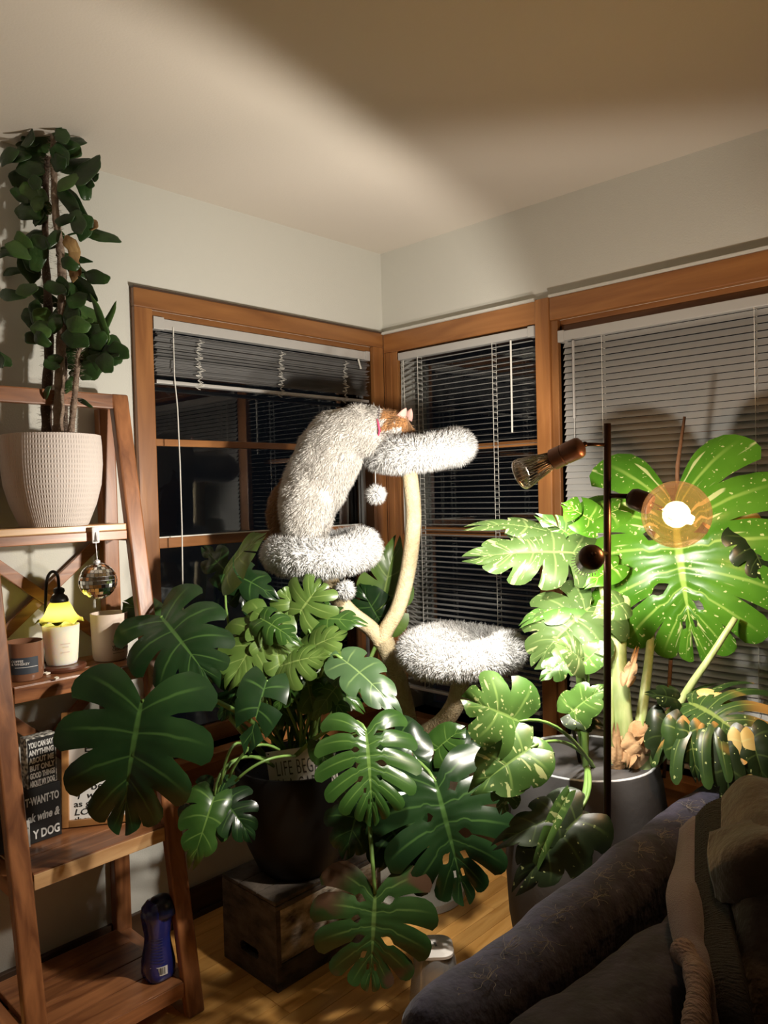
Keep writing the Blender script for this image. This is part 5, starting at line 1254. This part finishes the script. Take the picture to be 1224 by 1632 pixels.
# ================================================================== CLOTHES ON THE SOFA
def drape(nm, m, parent, rows, amp=.012, sc=9, thick=.006, seed=0, rib=0):
    """cloth sheet through a grid of control points (rows of world points), with folds"""
    G = [[Vector(p) for p in r] for r in rows]; Rr = [spline(r, 24 if rib else 8) for r in G]; n = min(len(r) for r in Rr)
    cols = [spline([r[i] for r in Rr], 8) for i in range(n)]; V = []; Fc = []; mrow = len(cols[0])
    for i in range(n):
        for j in range(mrow):
            p = cols[i][j]; a = noise.noise(p*sc+Vector((seed, 0, 0)))*amp + noise.noise(p*sc*2.3+Vector((0, seed, 0)))*amp*.4
            V.append(p + Vector((0, -.3, 1))*a + (CAM-p).normalized()*(rib if (i//2) % 2 else 0))
    for i in range(n-1):
        for j in range(mrow-1): a = i*mrow+j; Fc.append((a, a+mrow, a+mrow+1, a+1))
    o = MB().add(V, Fc).build(nm, m, parent, 2); md = o.modifiers.new('t', 'SOLIDIFY'); md.thickness = thick; md.offset = -1; return o
jk = thing('jacket', onz(1175, 1500, .45), 'brown suede jacket with black ribbed trim heaped over the sofa back at right', 'jacket')
drape('suede_body', m_suede, jk, [[at(1128, 1330, 1.50), at(1165, 1272, 1.50), at(1215, 1245, 1.48), at(1300, 1240, 1.48)],
      [at(1134, 1420, 1.40), at(1170, 1360, 1.33), at(1220, 1330, 1.30), at(1310, 1320, 1.30)],
      [at(1142, 1520, 1.32), at(1180, 1470, 1.22), at(1230, 1440, 1.20), at(1320, 1430, 1.2)],
      [at(1160, 1640, 1.24), at(1195, 1600, 1.14), at(1240, 1580, 1.12), at(1330, 1580, 1.1)],
      [at(1175, 1760, 1.20), at(1210, 1740, 1.08), at(1250, 1720, 1.06), at(1340, 1720, 1.05)]], amp=.030, sc=8, thick=.010)
drape('ribbed_trim', m_rib, jk, [[at(1114, 1304, 1.53), at(1130, 1284, 1.51), at(1152, 1275, 1.50)], [at(1112, 1380, 1.40), at(1132, 1372, 1.38), at(1156, 1370, 1.36)],
      [at(1116, 1470, 1.27), at(1138, 1465, 1.25), at(1162, 1462, 1.23)], [at(1128, 1560, 1.14), at(1154, 1556, 1.12), at(1180, 1552, 1.11)], [at(1150, 1700, 1.06), at(1175, 1695, 1.05), at(1202, 1690, 1.04)]], amp=.006, thick=.008, seed=4, rib=.004)
drape('fold', m_suede, jk, [[at(1140, 1330, 1.38), at(1165, 1318, 1.35), at(1200, 1310, 1.33), at(1260, 1310, 1.32)], [at(1142, 1380, 1.30), at(1168, 1362, 1.25), at(1205, 1352, 1.23), at(1265, 1350, 1.22)],
      [at(1150, 1440, 1.28), at(1175, 1432, 1.24), at(1210, 1425, 1.22), at(1270, 1420, 1.21)]], amp=.02, thick=.012, seed=9)
sw = thing('sweatshirt', onz(1110, 1500, .45), 'grey mauve fleece sweatshirt with tan cuff lying under the brown jacket', 'sweatshirt')
drape('fleece_body', m_denim, sw, [[at(1088, 1330, 1.60), at(1106, 1312, 1.58), at(1130, 1300, 1.60)], [at(1082, 1380, 1.50), at(1104, 1370, 1.46), at(1132, 1366, 1.50)],
      [at(1066, 1428, 1.34), at(1098, 1422, 1.32), at(1136, 1416, 1.38)], [at(1078, 1490, 1.24), at(1104, 1480, 1.22), at(1140, 1470, 1.30)], [at(1104, 1560, 1.14), at(1126, 1555, 1.13), at(1152, 1550, 1.20)], [at(1122, 1640, 1.08), at(1138, 1640, 1.08), at(1160, 1640, 1.08)]], amp=.010, thick=.010, seed=2)
P = spline([at(1084, 1512, 1.19), at(1100, 1530, 1.16), at(1112, 1560, 1.12), at(1112, 1600, 1.08), at(1108, 1660, 1.04)], 8)
MB().tube(P, [.017+.002*math.sin(i*.5)+.0016*(i % 2) for i in range(len(P))], 16).build('cuff_sleeve', m_cuff, sw, 2)

# ================================================================== CLEAR BOTTLE ON THE FLOOR
bp_ = at(692, 1506, 1.98); hZ = bp_.z; fb = thing('clear_container', (bp_.x, bp_.y, 0), 'upturned clear plastic container with a white lid on the floor beside the sofa', 'container')
q = (bp_.x, bp_.y, 0)
MB().lathe([(.060, 0), (.072, .004), (.073, hZ*.1), (.066, hZ*.5), (.055, hZ*.86), (.049, hZ*.95), (.047, hZ*.965), (.045, hZ*.965), (.052, hZ*.88), (.063, hZ*.5), (.070, hZ*.1), (.068, .006), (0, .006)], q, 40).build('body', m_clear, fb, 50)
sq = lambda r, z, th, i: (r*(1+.07*math.cos(4*th)), z)
MB().lathe([(.050, hZ*.955), (.0525, hZ*.96), (.0525, hZ-.003), (.049, hZ), (0, hZ)], q, 40, mod=sq).build('lid', m_lid, fb, 40)
MB().obox((q[0]+.004, q[1], hZ+.0003), Vector((.55, .83, 0)), Vector((-.83, .55, 0)), Vector((0, 0, 1)), (.009, .003, .0006), .0003).build('lid_mark', m_grout, fb)
